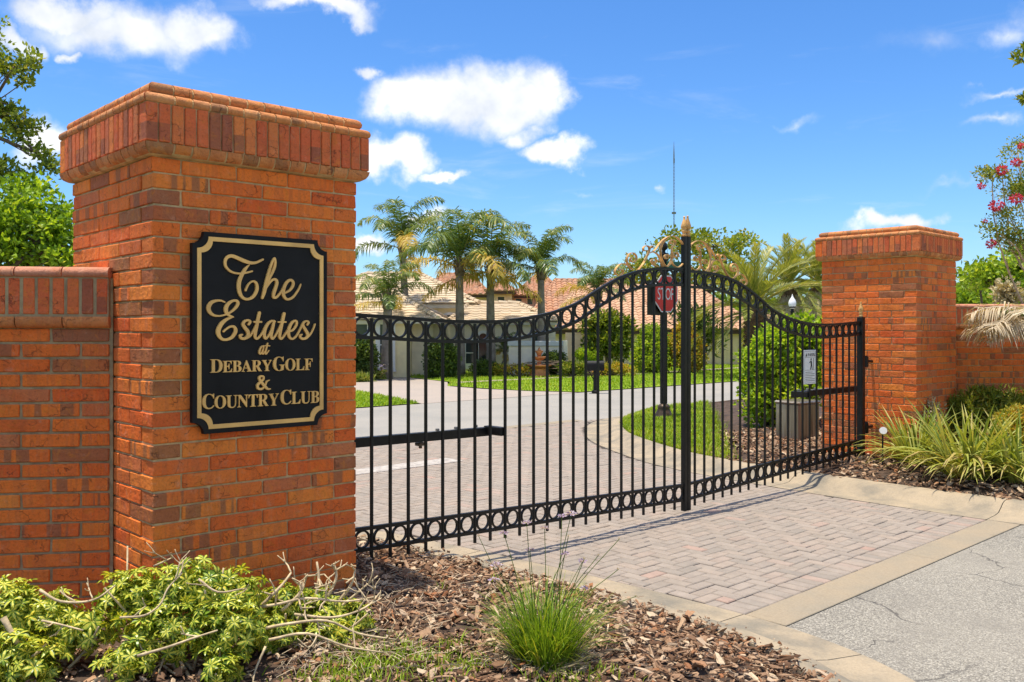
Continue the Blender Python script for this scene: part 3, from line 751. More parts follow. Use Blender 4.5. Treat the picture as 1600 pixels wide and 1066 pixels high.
SCRIPT = [
 [(CA, [(575, 415, 26), (500, 435, 31), (400, 453, 31), (290, 446, 31), (200, 408, 35), (135, 335, 42), (124, 250, 46), (160, 182, 50), (235, 162, 54), (330, 195, 58), (430, 240, 60), (540, 275, 52), (640, 270, 40), (750, 220, 32)]),
  (CA, [(528, 308, 12), (470, 365, 44), (418, 445, 60), (370, 545, 64), (350, 650, 66), (362, 760, 62), (410, 850, 48), (490, 882, 40), (578, 848, 48), (638, 765, 54), (654, 685, 54), (637, 612, 44), (588, 583, 32), (530, 612, 28), (488, 672, 30), (462, 735, 32)])],
 [(CA, [(742, 860, 40), (772, 770, 58), (800, 640, 60), (832, 500, 52), (872, 360, 42), (912, 250, 36), (944, 198, 30), (957, 255, 36), (944, 345, 46), (905, 440, 46), (862, 530, 36), (832, 620, 26)]),
  (CA, [(800, 705, 26), (850, 625, 34), (910, 560, 38), (962, 556, 44), (984, 605, 52), (964, 685, 54), (932, 780, 54), (928, 850, 42), (972, 850, 38), (1030, 790, 32), (1085, 705, 28)])],
 [(CA, [(1130, 775, 30), (1200, 732, 38), (1250, 662, 48), (1256, 596, 48), (1212, 562, 42), (1150, 602, 50), (1105, 690, 56), (1092, 780, 58), (1114, 850, 48), (1168, 884, 38), (1250, 850, 36), (1320, 760, 32), (1360, 690, 28), (1380, 635, 22)])],
 [(CB, [(435, 130, 24), (370, 105, 30), (290, 108, 42), (210, 142, 60), (166, 220, 70), (190, 300, 60), (260, 350, 38), (350, 360, 28), (450, 338, 28), (540, 293, 36), (620, 220, 48), (655, 152, 54), (632, 108, 42), (562, 112, 40), (492, 162, 58), (456, 230, 68), (462, 300, 60), (505, 350, 42), (578, 378, 20)]),
  (CB, [(578, 378, 16), (480, 412, 44), (400, 472, 62), (347, 550, 70), (326, 620, 74), (342, 690, 62), (392, 745, 46), (462, 755, 40), (550, 720, 50), (608, 640, 60), (614, 580, 56), (580, 537, 42), (520, 542, 32), (460, 580, 28), (415, 620, 28)])],
 [(CB, [(835, 500, 40), (858, 458, 44), (822, 432, 34), (765, 452, 42), (740, 502, 52), (775, 562, 58), (820, 622, 60), (820, 690, 54), (770, 735, 44), (710, 730, 46), (688, 690, 42), (722, 672, 30)]),
  (CB, [(800, 735, 26), (860, 690, 32), (920, 590, 30), (965, 500, 28)])],
 [(CB, [(1015, 310, 54), (995, 400, 56), (970, 520, 58), (945, 640, 58), (942, 710, 48), (976, 738, 38), (1030, 690, 32), (1085, 600, 30)]), (CB, [(925, 460, 30), (1045, 460, 30)])],
 [(CC, [(465, 385, 32), (410, 374, 38), (340, 422, 50), (284, 520, 64), (266, 620, 62), (286, 695, 48), (330, 670, 36), (380, 590, 34), (425, 480, 36)]),
  (CC, [(450, 378, 44), (430, 470, 56), (405, 580, 58), (395, 660, 50), (420, 703, 40), (470, 650, 34), (520, 560, 30), (562, 470, 28)])],
 [(CC, [(635, 240, 56), (610, 350, 58), (580, 480, 60), (555, 610, 58), (552, 680, 48), (586, 703, 38), (640, 640, 34), (695, 555, 32)]), (CC, [(530, 395, 30), (665, 395, 30)])],
 [(CC, [(735, 570, 30), (800, 540, 38), (858, 460, 46), (868, 392, 44), (830, 372, 38), (770, 422, 50), (726, 520, 60), (716, 620, 60), (747, 690, 46), (802, 703, 36), (870, 640, 34), (930, 530, 34), (972, 435, 32)])],
 [(CC, [(1065, 445, 36), (1088, 402, 42), (1050, 377, 34), (1000, 402, 42), (986, 460, 50), (1030, 540, 56), (1068, 610, 58), (1062, 670, 50), (1010, 703, 42), (952, 695, 44), (926, 650, 42), (962, 626, 28)]), (CC, [(1060, 690, 26), (1120, 620, 32), (1170, 530, 28), (1205, 435, 24)])],
 [(CC, [(258, 838, 20), (225, 845, 24), (192, 890, 29), (176, 950, 33), (187, 985, 26), (216, 960, 20), (246, 890, 20)]), (CC, [(262, 835, 26), (246, 910, 29), (236, 970, 28), (250, 985, 20), (285, 930, 18)])],
 [(CC, [(330, 790, 28), (310, 870, 31), (291, 950, 30), (296, 988, 24), (325, 960, 18), (352, 920, 16)]), (CC, [(280, 835, 20), (365, 835, 20)])],
]
for lt in SCRIPT:
    m = MB()
    for crop, pts in lt: stroke(m, pts, crop)
    m.build('letter', M['signgold'], sign, True)

def bold(c): return chr(0x1D400 + ord(c) - 65) if c.isalpha() else c
_glyph = {}
def glyph(ch, extr):
    if (ch, extr) not in _glyph:
        cu = bpy.data.curves.new('glyph', 'FONT'); cu.body = ch; cu.extrude = extr; cu.resolution_u = 4
        ob = bpy.data.objects.new('glyph', cu); me = bpy.data.meshes.new_from_object(ob)
        V = np.empty(len(me.vertices) * 3, np.float32); me.vertices.foreach_get('co', V); V = V.reshape(-1, 3)
        F = [tuple(p.vertices) for p in me.polygons]
        bpy.data.objects.remove(ob); bpy.data.curves.remove(cu); bpy.data.meshes.remove(me); _glyph[(ch, extr)] = (V, F)
    return _glyph[(ch, extr)]
def word(txt, pl, pr, capz, mat, root, small=.86, gap=.02):
    (ul, zl), (ur, zr) = SG(*pl), SG(*pr); items = []; x = 0
    for i, c in enumerate(txt):
        V, F = glyph(bold(c), .5); k = capz / .70 * (1 if i == 0 else small)
        w0, w1 = V[:, 0].min(), V[:, 0].max(); items.append((V, F, k, x - w0 * k)); x += (w1 - w0) * k + gap * capz
    sx = (ur - ul) / (x - gap * capz)
    for (V, F, k, ox) in items:
        P_ = np.stack([ul + (V[:, 0] * k + ox) * sx, -.030 - .0045 - V[:, 2] * .009, V[:, 1] * k], 1)
        P_[:, 2] += zl + (zr - zl) * (P_[:, 0].mean() - ul) / (ur - ul)
        m = MB(); m.add(P_, F); m.build('letter', M['signgold'], sign, True)
def hz(px, y0, y1): return SG(px, y0)[1] - SG(px, y1)[1]
word('DEBARY', (328.5, 582.6), (424.5, 579.6), hz(345, 561.2, 582.6), M['signgold'], sign)
word('GOLF', (426.5, 579.4), (488, 578.2), hz(440, 557.6, 579.6), M['signgold'], sign)
word('COUNTRY', (315.8, 639.4), (435.5, 633.4), hz(325, 616, 639.6), M['signgold'], sign)
word('CLUB', (438.2, 632.2), (498.6, 629.2), hz(452, 609.5, 632.2), M['signgold'], sign)
V, F = glyph('&', .5)                           # the ampersand is drawn as a stroke
m = MB(); CD = (310, 550, 8.0)
stroke(m, [(885, 352, 10), (850, 372, 20), (832, 420, 18), (790, 462, 24), (745, 455, 30), (738, 415, 30), (770, 378, 28), (806, 345, 26), (812, 312, 24), (780, 303, 24), (757, 325, 30), (775, 365, 32), (815, 415, 34), (860, 460, 28), (895, 462, 14)], CD)
m.build('letter', M['signgold'], sign, True)
# ------------------------------------------------------------------ the gate
GV = .55; UC = 5.273
TOPD = [(0, 2.330), (.25, 2.326), (.45, 2.317), (.68, 2.288), (.9, 2.236), (1.12, 2.160), (1.34, 2.064), (1.53, 1.978), (1.75, 1.915), (1.95, 1.875), (2.27, 1.834), (2.6, 1.820), (2.97, 1.826), (3.36, 1.845), (3.69, 1.860), (4.1, 1.872)]
td = spline(TOPD, 5)
def ztop(u): return float(np.interp(abs(u - UC), td[:, 0], td[:, 1])) - (.012 if u > UC else 0) * max(0, 1 - abs(u - UC) / 1.2)
def zbot(u): return .126 + .036 * abs(u - UC)
def ringmesh(R_, bar=.006, wid=.018, n=22):
    V, F = [], []
    for k in range(n):
        a = 2 * math.pi * k / n
        for (r, v) in ((R_ - bar, -wid / 2), (R_ + bar, -wid / 2), (R_ + bar, wid / 2), (R_ - bar, wid / 2)): V.append((r * math.cos(a), v, r * math.sin(a)))
    for k in range(n):
        for j in range(4):
            F.append((k * 4 + j, k * 4 + (j + 1) % 4, ((k + 1) % n) * 4 + (j + 1) % 4, ((k + 1) % n) * 4 + j))
    m = MB(); m.add(V, F); me = m.mesh('ring', False, True); me.set_sharp_from_angle(angle=R(40)); return me
RTOP, RBOT = ringmesh(.0605), ringmesh(.0575)
def rail(m, us, zf, h=.024, w=.028):
    V = []
    for u in us:
        z = zf(u)
        for (v, dz) in ((GV - w / 2, 0), (GV + w / 2, 0), (GV + w / 2, h), (GV - w / 2, h)): V.append((u, v, z + dz))
    F = [(i * 4 + j, i * 4 + (j + 1) % 4, i * 4 + 4 + (j + 1) % 4, i * 4 + 4 + j) for i in range(len(us) - 1) for j in range(4)]
    F += [(0, 1, 2, 3), tuple((len(us) - 1) * 4 + k for k in (3, 2, 1, 0))]
    m.add(V, F)
def spear(root, u, z, s=1.0):
    x, y, _ = LW(u, GV)
    m = MB(); m.lathe((x, y, z), [(.027 * s, 0), (.027 * s, .02 * s), (.020 * s, .026 * s), (.020 * s, .04 * s), (.029 * s, .046 * s), (.029 * s, .056 * s), (.018 * s, .062 * s), (.033 * s, .085 * s), (.035 * s, .10 * s), (.026 * s, .13 * s), (.013 * s, .168 * s), (.009 * s, .186 * s), (.012 * s, .196 * s), (.004 * s, .202 * s)], 10)
    return m.build('finial', M['gold'], root, False, True)
def ribbon(m, pts, w=.024, t=.006):               # flat bar bent in the plane of the gate; pts are (u, z)
    P_ = spline(pts, 6); T = np.gradient(P_, axis=0); T /= np.linalg.norm(T, axis=1)[:, None] + 1e-9; N = np.stack([-T[:, 1], T[:, 0]], 1) * t / 2
    a, b = P_ + N, P_ - N; n = len(P_)
    V = [(x, GV - w / 2, z) for x, z in a] + [(x, GV - w / 2, z) for x, z in b] + [(x, GV + w / 2, z) for x, z in b] + [(x, GV + w / 2, z) for x, z in a]
    F = [(k * n + i, k * n + i + 1, ((k + 1) % 4) * n + i + 1, ((k + 1) % 4) * n + i) for k in range(4) for i in range(n - 1)]
    F += [(0, n, 2 * n, 3 * n), (n - 1, 4 * n - 1, 3 * n - 1, 2 * n - 1)]
    m.add(V, F)
def GP(px, py):
    r = np.array([(px - 800) / FPX, 1.0]); t = (A0 @ DV + GV) / (r @ DV); Pp = r * t - A0
    return Pp @ DU, CH + (HY - py) / FPX * t
def ZM(x, y): return GP(960 + x / 8.883, 330 + y / 8.883)
def spiral(cx, cy, r, a0, turns, k=12, sgn=1):
    return [(cx + r * (1 - .78 * i / k) * math.cos(R(a0) + sgn * turns * 2 * math.pi * i / k), cy - r * (1 - .78 * i / k) * math.sin(R(a0) + sgn * turns * 2 * math.pi * i / k)) for i in range(k + 1)]
SCROLLS = [
 [(520, 568), (560, 540), (620, 455), (700, 378), (800, 345), (890, 385), (960, 480), (988, 600), (962, 710), (890, 778), (825, 755), (790, 690), (800, 640)] + spiral(850, 615, 48, 150, 1.1, 10, -1),
 [(740, 365), (672, 440), (640, 540), (650, 650), (690, 740), (730, 770), (775, 720), (800, 640)] + spiral(725, 640, 42, 20, 1.1, 10, 1),
 [(800, 640), (795, 560), (800, 500)] + spiral(800, 435, 52, -80, 1.2, 10, 1),
 [(330, 815), (390, 740), (440, 650), (478, 560), (482, 510), (455, 482), (418, 488), (398, 520), (412, 552), (440, 545)],
 [(478, 570), (495, 505), (520, 482), (530, 500), (512, 512)],
 [(480, 585), (540, 568), (600, 605), (640, 690), (668, 775)] ,
 [(600, 775), (545, 745), (510, 700)] + spiral(555, 700, 46, 180, 1.1, 10, -1),
 [(255, 815), (205, 765), (172, 700), (178, 640), (205, 595), (255, 580), (300, 620), (298, 680), (252, 708), (220, 672), (245, 645)],
 [(235, 800), (185, 755), (120, 728), (55, 755), (5, 835), (30, 885), (80, 890), (120, 850), (100, 810), (65, 825)],
]
def leaf_of_gate(label, u0, u1, pick0, step, hinge_u, meet_u, mirror):
    root = thing('gate_leaf', label, 'gate', LW((u0 + u1) / 2, GV, zbot((u0 + u1) / 2) - .07), 'leaves of the driveway gate')
    us = np.linspace(u0, u1, 90)
    for nm, f in (('top_rail', lambda u: ztop(u) - .024), ('upper_rail', lambda u: ztop(u) - .172), ('lower_rail', lambda u: zbot(u) + .142), ('bottom_rail', zbot)):
        m = MB(); rail(m, us, f); m.build(nm, M['black'], root, True)
    picks = []; u = pick0
    while u < u1 - .03: picks.append(u); u += step
    x_ = [u0] + picks + [u1]
    for u in picks:
        m = MB(); zt = ztop(u) - .026; m.box(u - .0095, u + .0095, GV - .0095, GV + .0095, zbot(u) - .068, zt, .0015)
        m.build('picket', M['black'], root, True)
    for a, b in zip(x_[:-1], x_[1:]):
        if b - a < .11: continue
        c = (a + b) / 2; x, y, _ = LW(c, GV)
        link('ring', RTOP, M['black'], root, (x, y, ztop(c) - .0865), (0, 0, TH)); link('ring', RBOT, M['black'], root, (x, y, zbot(c) + .083), (0, 0, TH))
    m = MB(); m.box(meet_u - .0235, meet_u + .0235, GV - .0235, GV + .0235, .035, 2.632, .003); m.build('meeting_post', M['black'], root, True)
    spear(root, meet_u, 2.632, 1.0 if mirror else .95)
    m = MB(); m.box(hinge_u - .037, hinge_u + .037, GV - .037, GV + .037, zbot(hinge_u) - .12, 1.905, .004); m.build('hinge_post', M['black'], root, True)
    spear(root, hinge_u, 1.905, .92)
    for zz in (.55, 1.36):
        m = MB(); x, y, _ = LW(hinge_u + (.10 if mirror else -.10), GV)
        m.lathe((x, y, zz - .07), [(.035, 0), (.045, .005), (.045, .12), (.030, .14)], 12)
        a_, b_, _ = LW(hinge_u, GV)
        c_, d_, _ = LW(9.15 if mirror else 1.21, GV); m.tube([(a_, b_, zz), (c_, d_, zz)], .018, 8); m.build('hinge', M['black'], root)
    for s in SCROLLS:
        pts = [ZM(*p) for p in s]
        if mirror: pts = [(2 * UC + .012 - a, b - .015) for a, b in pts]
        m = MB(); ribbon(m, pts); m.build('scroll', M['gold'], root, True)
    return root
left_leaf = leaf_of_gate('long black gate leaf beside the sign pillar, with gold scrollwork on top', 1.33, 5.222, 1.394, .1542, 1.29, 5.246, False)
right_leaf = leaf_of_gate('black gate leaf carrying the small white warning sign', 5.318, 8.82, 5.415, .1565, 8.85, 5.300, True)

def opener(label, u0, u1, z0, z1, flip):
    root = thing('gate_opener', label, 'gate opener', LW((u0 + u1) / 2, .75, z0 - .05), 'gate opener arms')
    V = []
    for (u, z) in ((u0, z0), (u1, z1)):
        for (v, dz) in ((.72, -.033), (.78, -.033), (.78, .033), (.72, .033)): V.append((u, v, z + dz))
    m = MB(); m.add(V, [(0, 1, 5, 4), (1, 2, 6, 5), (2, 3, 7, 6), (3, 0, 4, 7), (0, 3, 2, 1), (4, 5, 6, 7)]); m.build('arm_housing', M['black'], root, True)
    e = u1 if not flip else u0; z = (z1 if not flip else z0); q = -1 if not flip else 1
    m = MB(); m.box(e - .03, e + .03, .56, .76, z - .02, z + .045, .004); m.build('gate_bracket', M['black'], root, True)
    m = MB(); m.box(e + q * .55 - .27, e + q * .55 + .27, .735, .765, z + .034, z + .041)
    for k in (.12, .32, .5): m.box(e + q * k - .012, e + q * k + .012, .738, .762, z + .04, z + .06, .003)
    m.build('top_plate', M['grey'], root, True)
    m = MB(); m.box(e + q * .66 - .035, e + q * .66 + .035, .725, .775, z - .055, z - .032, .004); m.box(e + q * .66 - .010, e + q * .66 + .010, .74, .76, z - .075, z - .054, .002); m.build('release_knob', M['bronze'], root, True)
    return root
opener('black opener arm crossing the leaf beside the sign pillar', 1.215, 2.93, .972, .950, False)
opener('black opener arm above the steel box by the farther pillar', 7.60, 9.13, 1.005, 1.010, True)

ws = thing('warning_sign', 'small white warning sign with a figure, fixed to the gate bars', 'sign', LW(7.57, GV - .02, 1.14))
WU0, WU1, WZ0, WZ1 = 7.440, 7.706, 1.140, 1.522; wv = GV - .016
m = MB(); m.box(WU0, WU1, wv - .006, wv, WZ0, WZ1, .002); m.build('plate', M['white'], ws, True)
m = MB()
for (a, b, c, d) in ((WU0 + .012, WU1 - .012, WZ1 - .015, WZ1 - .012), (WU0 + .012, WU1 - .012, WZ0 + .012, WZ0 + .015), (WU0 + .012, WU0 + .015, WZ0 + .015, WZ1 - .015), (WU1 - .015, WU1 - .012, WZ0 + .015, WZ1 - .015), (WU0 + .015, WU1 - .015, WZ1 - .085, WZ1 - .082), (WU0 + .02, WU1 - .02, WZ0 + .155, WZ0 + .158)):
    m.box(a, b, wv - .0075, wv - .0062, c, d)
for k in range(6): m.box(WU0 + .03, WU1 - .03 - (.05 if k % 3 == 2 else 0), wv - .0075, wv - .0062, WZ0 + .035 + k * .019, WZ0 + .041 + k * .019)
m.build('small_print', M['grey'], ws, True)
m = MB(); V = [(WU0 + .030, wv - .008, WZ1 - .072), (WU0 + .072, wv - .008, WZ1 - .072), (WU0 + .051, wv - .008, WZ1 - .034)]; m.add(V, [(0, 1, 2)]); m.build('warning_triangle', M['ink'], ws, True)
def flat_text(txt, name, mat, root, fn, height, width, boldf=True):
    m = MB(); x = 0
    for c in txt:
        V, F = glyph(bold(c) if boldf else c, 0.0); w0, w1 = V[:, 0].min(), V[:, 0].max(); m.add(np.c_[V[:, 0] - w0 + x, V[:, 1], V[:, 2]], F); x += w1 - w0 + .06
    A = np.array(m.v); A[:, 0] *= width / (x - .06); A[:, 1] *= height / .70; m.v = [fn(a, b) for a, b, _ in A]
    return m.build(name, mat, root)
flat_text('WARNING', 'lettering', M['ink'], ws, lambda a, b: LW(WU0 + .08 + a, wv - .0085, WZ1 - .071 + b), .036, .165)
m = MB()                                        # the figure in the picture field: head, body and a closing gate edge
cx, cz = WU0 + .135, WZ0 + .225
m.lathe((0, 0, 0), [(.001, 0), (.001, .001)], 4); m.v, m.f = [], []
for (a, b, r) in ((cx + .02, cz + .052, .013),):
    V = [(a + r * math.cos(2 * math.pi * k / 10), wv - .008, b + r * math.sin(2 * math.pi * k / 10)) for k in range(10)]; m.add(V, [tuple(range(10))])
for P4 in ([(cx + .005, cz + .035), (cx + .035, cz + .035), (cx + .045, cz - .02), (cx + .015, cz - .02)], [(cx + .012, cz - .02), (cx + .028, cz - .02), (cx + .012, cz - .065), (cx - .002, cz - .065)], [(cx + .030, cz - .02), (cx + .045, cz - .02), (cx + .052, cz - .065), (cx + .038, cz - .065)], [(cx + .07, cz + .065), (cx + .078, cz + .065), (cx + .078, cz - .065), (cx + .07, cz - .065)], [(cx - .02, cz + .02), (cx + .005, cz + .032), (cx + .005, cz + .022), (cx - .02, cz + .008)]):
    m.add([(a, wv - .008, b) for a, b in P4], [(0, 1, 2, 3)])
m.build('pictogram', M['ink'], ws, True)

# steel operator cabinet on its pad, and the small white fitting by the farther pillar
cab = thing('operator_cabinet', 'stainless steel gate operator cabinet between the bush and the farther pillar', 'cabinet', LW(10.62, 2.2, .12))
x, y, _ = LW(10.55, 2.42)
ca = math.atan2(-.35, 1) 
def rotbox(m, c, a, sx, sy, z0, z1, ch):
    V, F = cbox_data(sx, sy, z1 - z0, ch); ca_, sa_ = math.cos(a), math.sin(a)
    m.add([(c[0] + p[0] * ca_ - p[1] * sa_, c[1] + p[0] * sa_ + p[1] * ca_, (z0 + z1) / 2 + p[2]) for p in V], F)
cx_, cy_, _ = AT(1246, 690, 13.0)
m = MB(); rotbox(m, (cx_, cy_), R(38), .50, .40, .16, .70, .02); m.build('housing', M['steel'], cab)
m = MB(); rotbox(m, (cx_, cy_), R(38), .53, .43, .69, .735, .02); m.build('lid', M['steel'], cab)
m = MB(); rotbox(m, (cx_, cy_), R(38), .75, .62, .05, .16, .01); m.build('pad', M['concrete'], cab)
fx = thing('garden_light', 'small round white light by the foot of the farther pillar', 'garden light', (*LW(9.0, -.25)[:2], .15))
X_, Y_, Z_ = AT(1380, 673, 10.35)
def disc(m, c, dirv, r, t, n=16):
    d = Vector(dirv).normalized(); m.tube([Vector(c) - d * t / 2, Vector(c) + d * t / 2], r, n)
m = MB(); disc(m, (X_, Y_, Z_), (-.2, -1, .25), .042, .02, 18); m.build('lens', M['white'], fx)
m = MB(); disc(m, (X_ + .006, Y_ + .03, Z_ - .008), (-.2, -1, .25), .030, .05, 12); m.build('housing', M['grey'], fx)
m = MB(); m.tube([(X_ + .01, Y_ + .04, Z_), (X_ + .01, Y_ + .04, .1)], .009, 6); m.build('stake', M['black'], fx)
# ------------------------------------------------------------------ houses across the street
def tiles_plane(a, b, c, d, row=.30, colw=.24, thick=.035, barrel=.035, seed=0):
    """roof slope a-b (eave, left to right) up to d-c; every tile its own arched piece, lapped row over row"""
    a, b, c, d = [np.array(p, float) for p in (a, b, c, d)]
    ex = (b - a) / np.linalg.norm(b - a); up = ((d - a) + (c - b)) / 2; up = up - ex * (up @ ex); H = np.linalg.norm(up); eu = up / H
    nrm = np.cross(ex, eu); nrm = nrm * np.sign(nrm[2])
    W = np.linalg.norm(b - a); xd, xc = (d - a) @ ex, (c - a) @ ex; V, F = [], []
    r = rng(seed); n = int(H / row) + 1
    for i in range(n):
        h0 = i * row; h1 = min(h0 + row * 1.08, H + .02); f = min(1, (h0 + row * .5) / H)
        x0, x1 = xd * f, W + (xc - W) * f; k = max(1, int((x1 - x0) / colw)); off = 0
        for j in range(k + 1):
            xa = (math.floor(x0 / colw) + j) * colw + off; xb = xa + colw
            xa, xb = max(xa, x0), min(xb, x1)
            if xb - xa < .05: continue
            base = len(V); jj = r.normal(0, .005)
            for (h, lift) in ((h0, thick + jj), (h1, .004)):
                for q in range(4):
                    t = q / 3; p = a + ex * (xa + (xb - xa) * t) + eu * h + nrm * (lift + barrel * math.sin(math.pi * t)); V.append(p)
            for q in range(3): F.append((base + q, base + q + 1, base + 5 + q, base + 4 + q))
            base2 = len(V)                      # butt end
            for q in range(4):
                t = q / 3; V.append(a + ex * (xa + (xb - xa) * t) + eu * h0)
            for q in range(3): F.append((base2 + q, base2 + q + 1, base + q + 1, base + q))
    return V, F
def hip(house, x0, x1, y0, y1, ze, zr, mat, seed, ridge=None, row=.30, colw=.24, barrel=.035, fasc='fascia', fh=.16, name='roof'):
    w, dp = x1 - x0, y1 - y0; run = dp / 2
    if ridge is None: ra, rb = x0 + min(run, w / 2 - .01), x1 - min(run, w / 2 - .01)
    else: ra, rb = ridge
    ym = (y0 + y1) / 2
    E = [(x0, y0, ze), (x1, y0, ze), (x1, y1, ze), (x0, y1, ze)]; Ra, Rb = (ra, ym, zr), (rb, ym, zr)
    m = MB()
    for k, pl in enumerate(((E[0], E[1], Rb, Ra), (E[1], E[2], Rb, Rb), (E[3], E[0], Ra, Ra), (E[2], E[3], Ra, Rb))):
        m.add(*tiles_plane(*pl, row=row, colw=colw, barrel=barrel, seed=seed + k))
    under = MB(); dz = -.03
    P_ = [(p[0], p[1], p[2] + dz) for p in E] + [(Ra[0], Ra[1], zr + dz), (Rb[0], Rb[1], zr + dz)]
    under.add(P_, [(0, 1, 5, 4), (1, 2, 5), (2, 3, 4, 5), (3, 0, 4), (0, 3, 2, 1)])
    roof = under.build(name, mat, house)
    link('roof_tiles', npmesh('roof_tiles', np.array(m.v), np.array(m.f)), mat, roof, kind='stuff')
    rc = MB()
    for p, q in ((E[0], Ra), (E[1], Rb), (E[2], Rb), (E[3], Ra), (Ra, Rb)):
        p, q = Vector(p), Vector(q); L_ = (q - p).length
        if L_ < .05: continue
        n = max(2, int(L_ / .35))
        for i in range(n):
            rc.tube([p.lerp(q, i / n) + Vector((0, 0, .05)), p.lerp(q, (i + .97) / n) + Vector((0, 0, .03))], [.10, .085], 6)
    rc.build('ridge_caps', mat, roof)
    f = MB()
    for (p, q) in ((0, 1), (1, 2), (2, 3), (3, 0)):
        P0, P1 = E[p], E[q]; cx, cy = (x0 + x1) / 2, ym
        ix = lambda P: (P[0] + (cx - P[0]) * .06 / (w / 2), P[1] + (cy - P[1]) * .06 / (dp / 2))
        a, b = ix(P0), ix(P1)
        f.quad((*a, ze - fh), (*b, ze - fh), (*b, ze - .035), (*a, ze - .035))
    f.add([(*ix(p), ze - fh + .01) for p in E], [(0, 1, 2, 3)])
    f.build('fascia', M[fasc], roof)
    return roof
def wall_box(house, name, x0, x1, y0, y1, z0, z1, mat):
    m = MB(); m.box(x0, x1, y0, y1, z0, z1); return m.build(name, M[mat], house)
def window(house, x0, x1, z0, z1, y, frame='white', arch=False, bars=1, fw=.07, sill=True):
    """window in a wall that faces the camera side; y is the wall face"""
    f = MB(); zt = z1
    f.box(x0 - fw, x0, y - .05, y + .03, z0 - fw, z1 + (0 if arch else fw)); f.box(x1, x1 + fw, y - .05, y + .03, z0 - fw, z1 + (0 if arch else fw))
    f.box(x0, x1, y - .05, y + .03, z0 - fw, z0)
    if sill: f.box(x0 - fw - .04, x1 + fw + .04, y - .08, y + .03, z0 - fw - .07, z0 - fw)
    if arch:
        r = (x1 - x0) / 2; c = (x0 + x1) / 2; n = 10; V = []
        for k in range(n + 1):
            a = math.pi * k / n
            for rr in (r, r + fw):
                V += [(c + rr * math.cos(a), y - .05, z1 + rr * math.sin(a)), (c + rr * math.cos(a), y + .03, z1 + rr * math.sin(a))]
        f.add(V, [q for k in range(n) for q in ((4 * k, 4 * k + 2, 4 * k + 6, 4 * k + 4), (4 * k + 2, 4 * k + 3, 4 * k + 7, 4 * k + 6), (4 * k, 4 * k + 4, 4 * k + 5, 4 * k + 1))])
    else: f.box(x0, x1, y - .05, y + .03, z1, z1 + fw)
    for b in range(bars):
        zb = z0 + (z1 - z0) * (b + 1) / (bars + 1); f.box(x0, x1, y - .035, y - .005, zb - .02, zb + .02)
    fr = f.build('window', M[frame], house)
    g = MB(); g.box(x0 + .002, x1 - .002, y - .012, y - .004, z0 + .002, z1 + (.0 if arch else -.002))
    if arch:
        r = (x1 - x0) / 2 - .002; c = (x0 + x1) / 2
        g.add([(c + r * math.cos(math.pi * k / 10), y - .0085, z1 + r * math.sin(math.pi * k / 10)) for k in range(11)], [tuple(range(11))])
    g.build('pane', M['glass'], fr)
    return fr

# pale yellow house with cream tiles
h1 = thing('house', 'pale yellow house with cream tiled hip roofs behind the palms', 'house', (-4.5, 36, 0))
def X(px, Y): return (px - 800) / FPX * Y
def Z(py, Y): return CH + (HY - py) / FPX * Y
ya = 33.2
wall_box(h1, 'wall', -11, X(637, ya), ya, 39.5, 0, 2.25, 'stucco_yellow')
wall_box(h1, 'infill_wall', X(637.5, ya), X(668, 34.4), 34.4, 36.9, 0, 2.2, 'stucco_cream')  # added infill wall, covers the dark shaded recess beside the yellow wing
window(h1, X(594, ya), X(611, ya), Z(571, ya), Z(507, ya), ya, fw=.16)
window(h1, X(556, ya), X(574, ya), Z(571, ya), Z(507, ya), ya, fw=.14)
window(h1, X(530, ya), X(545, ya), Z(571, ya), Z(507, ya), ya, fw=.14)
hip(h1, -12, X(683, ya - .6), ya - .25, 40.0, Z(499, ya - .25), Z(452, 36.5), M['tile_cream'], 1, ridge=(-9, X(606, 36.5)), row=.32, colw=.42, barrel=.022)
yb = 39.8
wall_box(h1, 'upper_wall', -9, X(735, yb), yb, 47, 0, Z(478, yb) + .03, 'stucco_yellow')
window(h1, X(690, yb), X(716, yb), Z(540, yb), Z(505, yb), yb, arch=True, bars=0, fw=.12, sill=False)
hip(h1, -10, X(748, yb - .7), yb - .25, 47.6, Z(474, yb - .25), Z(428, 43.5), M['tile_cream'], 11, ridge=(-7, X(655, 43.5)), row=.32, colw=.42, barrel=.022, fh=.22)
yc = 37.0
wall_box(h1, 'side_wing_wall', X(662, yc), X(868, yc), yc, 43, 0, 2.15, 'stucco_cream')
window(h1, X(728, yc), X(741, yc), Z(568, yc), Z(535, yc), yc, fw=.16)
window(h1, X(748, yc), X(762, yc), Z(568, yc), Z(528, yc), yc, fw=.12, arch=True, bars=0)
window(h1, X(833, yc), X(846, yc), Z(540, yc), Z(524, yc), yc, fw=.10, arch=True, bars=0, sill=False)
hip(h1, X(700, yc - .6), X(874, yc - .6), yc - .25, 43.4, Z(502, yc - .25), Z(474, 40), M['tile_cream'], 21, ridge=(X(735, 40), X(808, 40)), row=.32, colw=.42, barrel=.022)
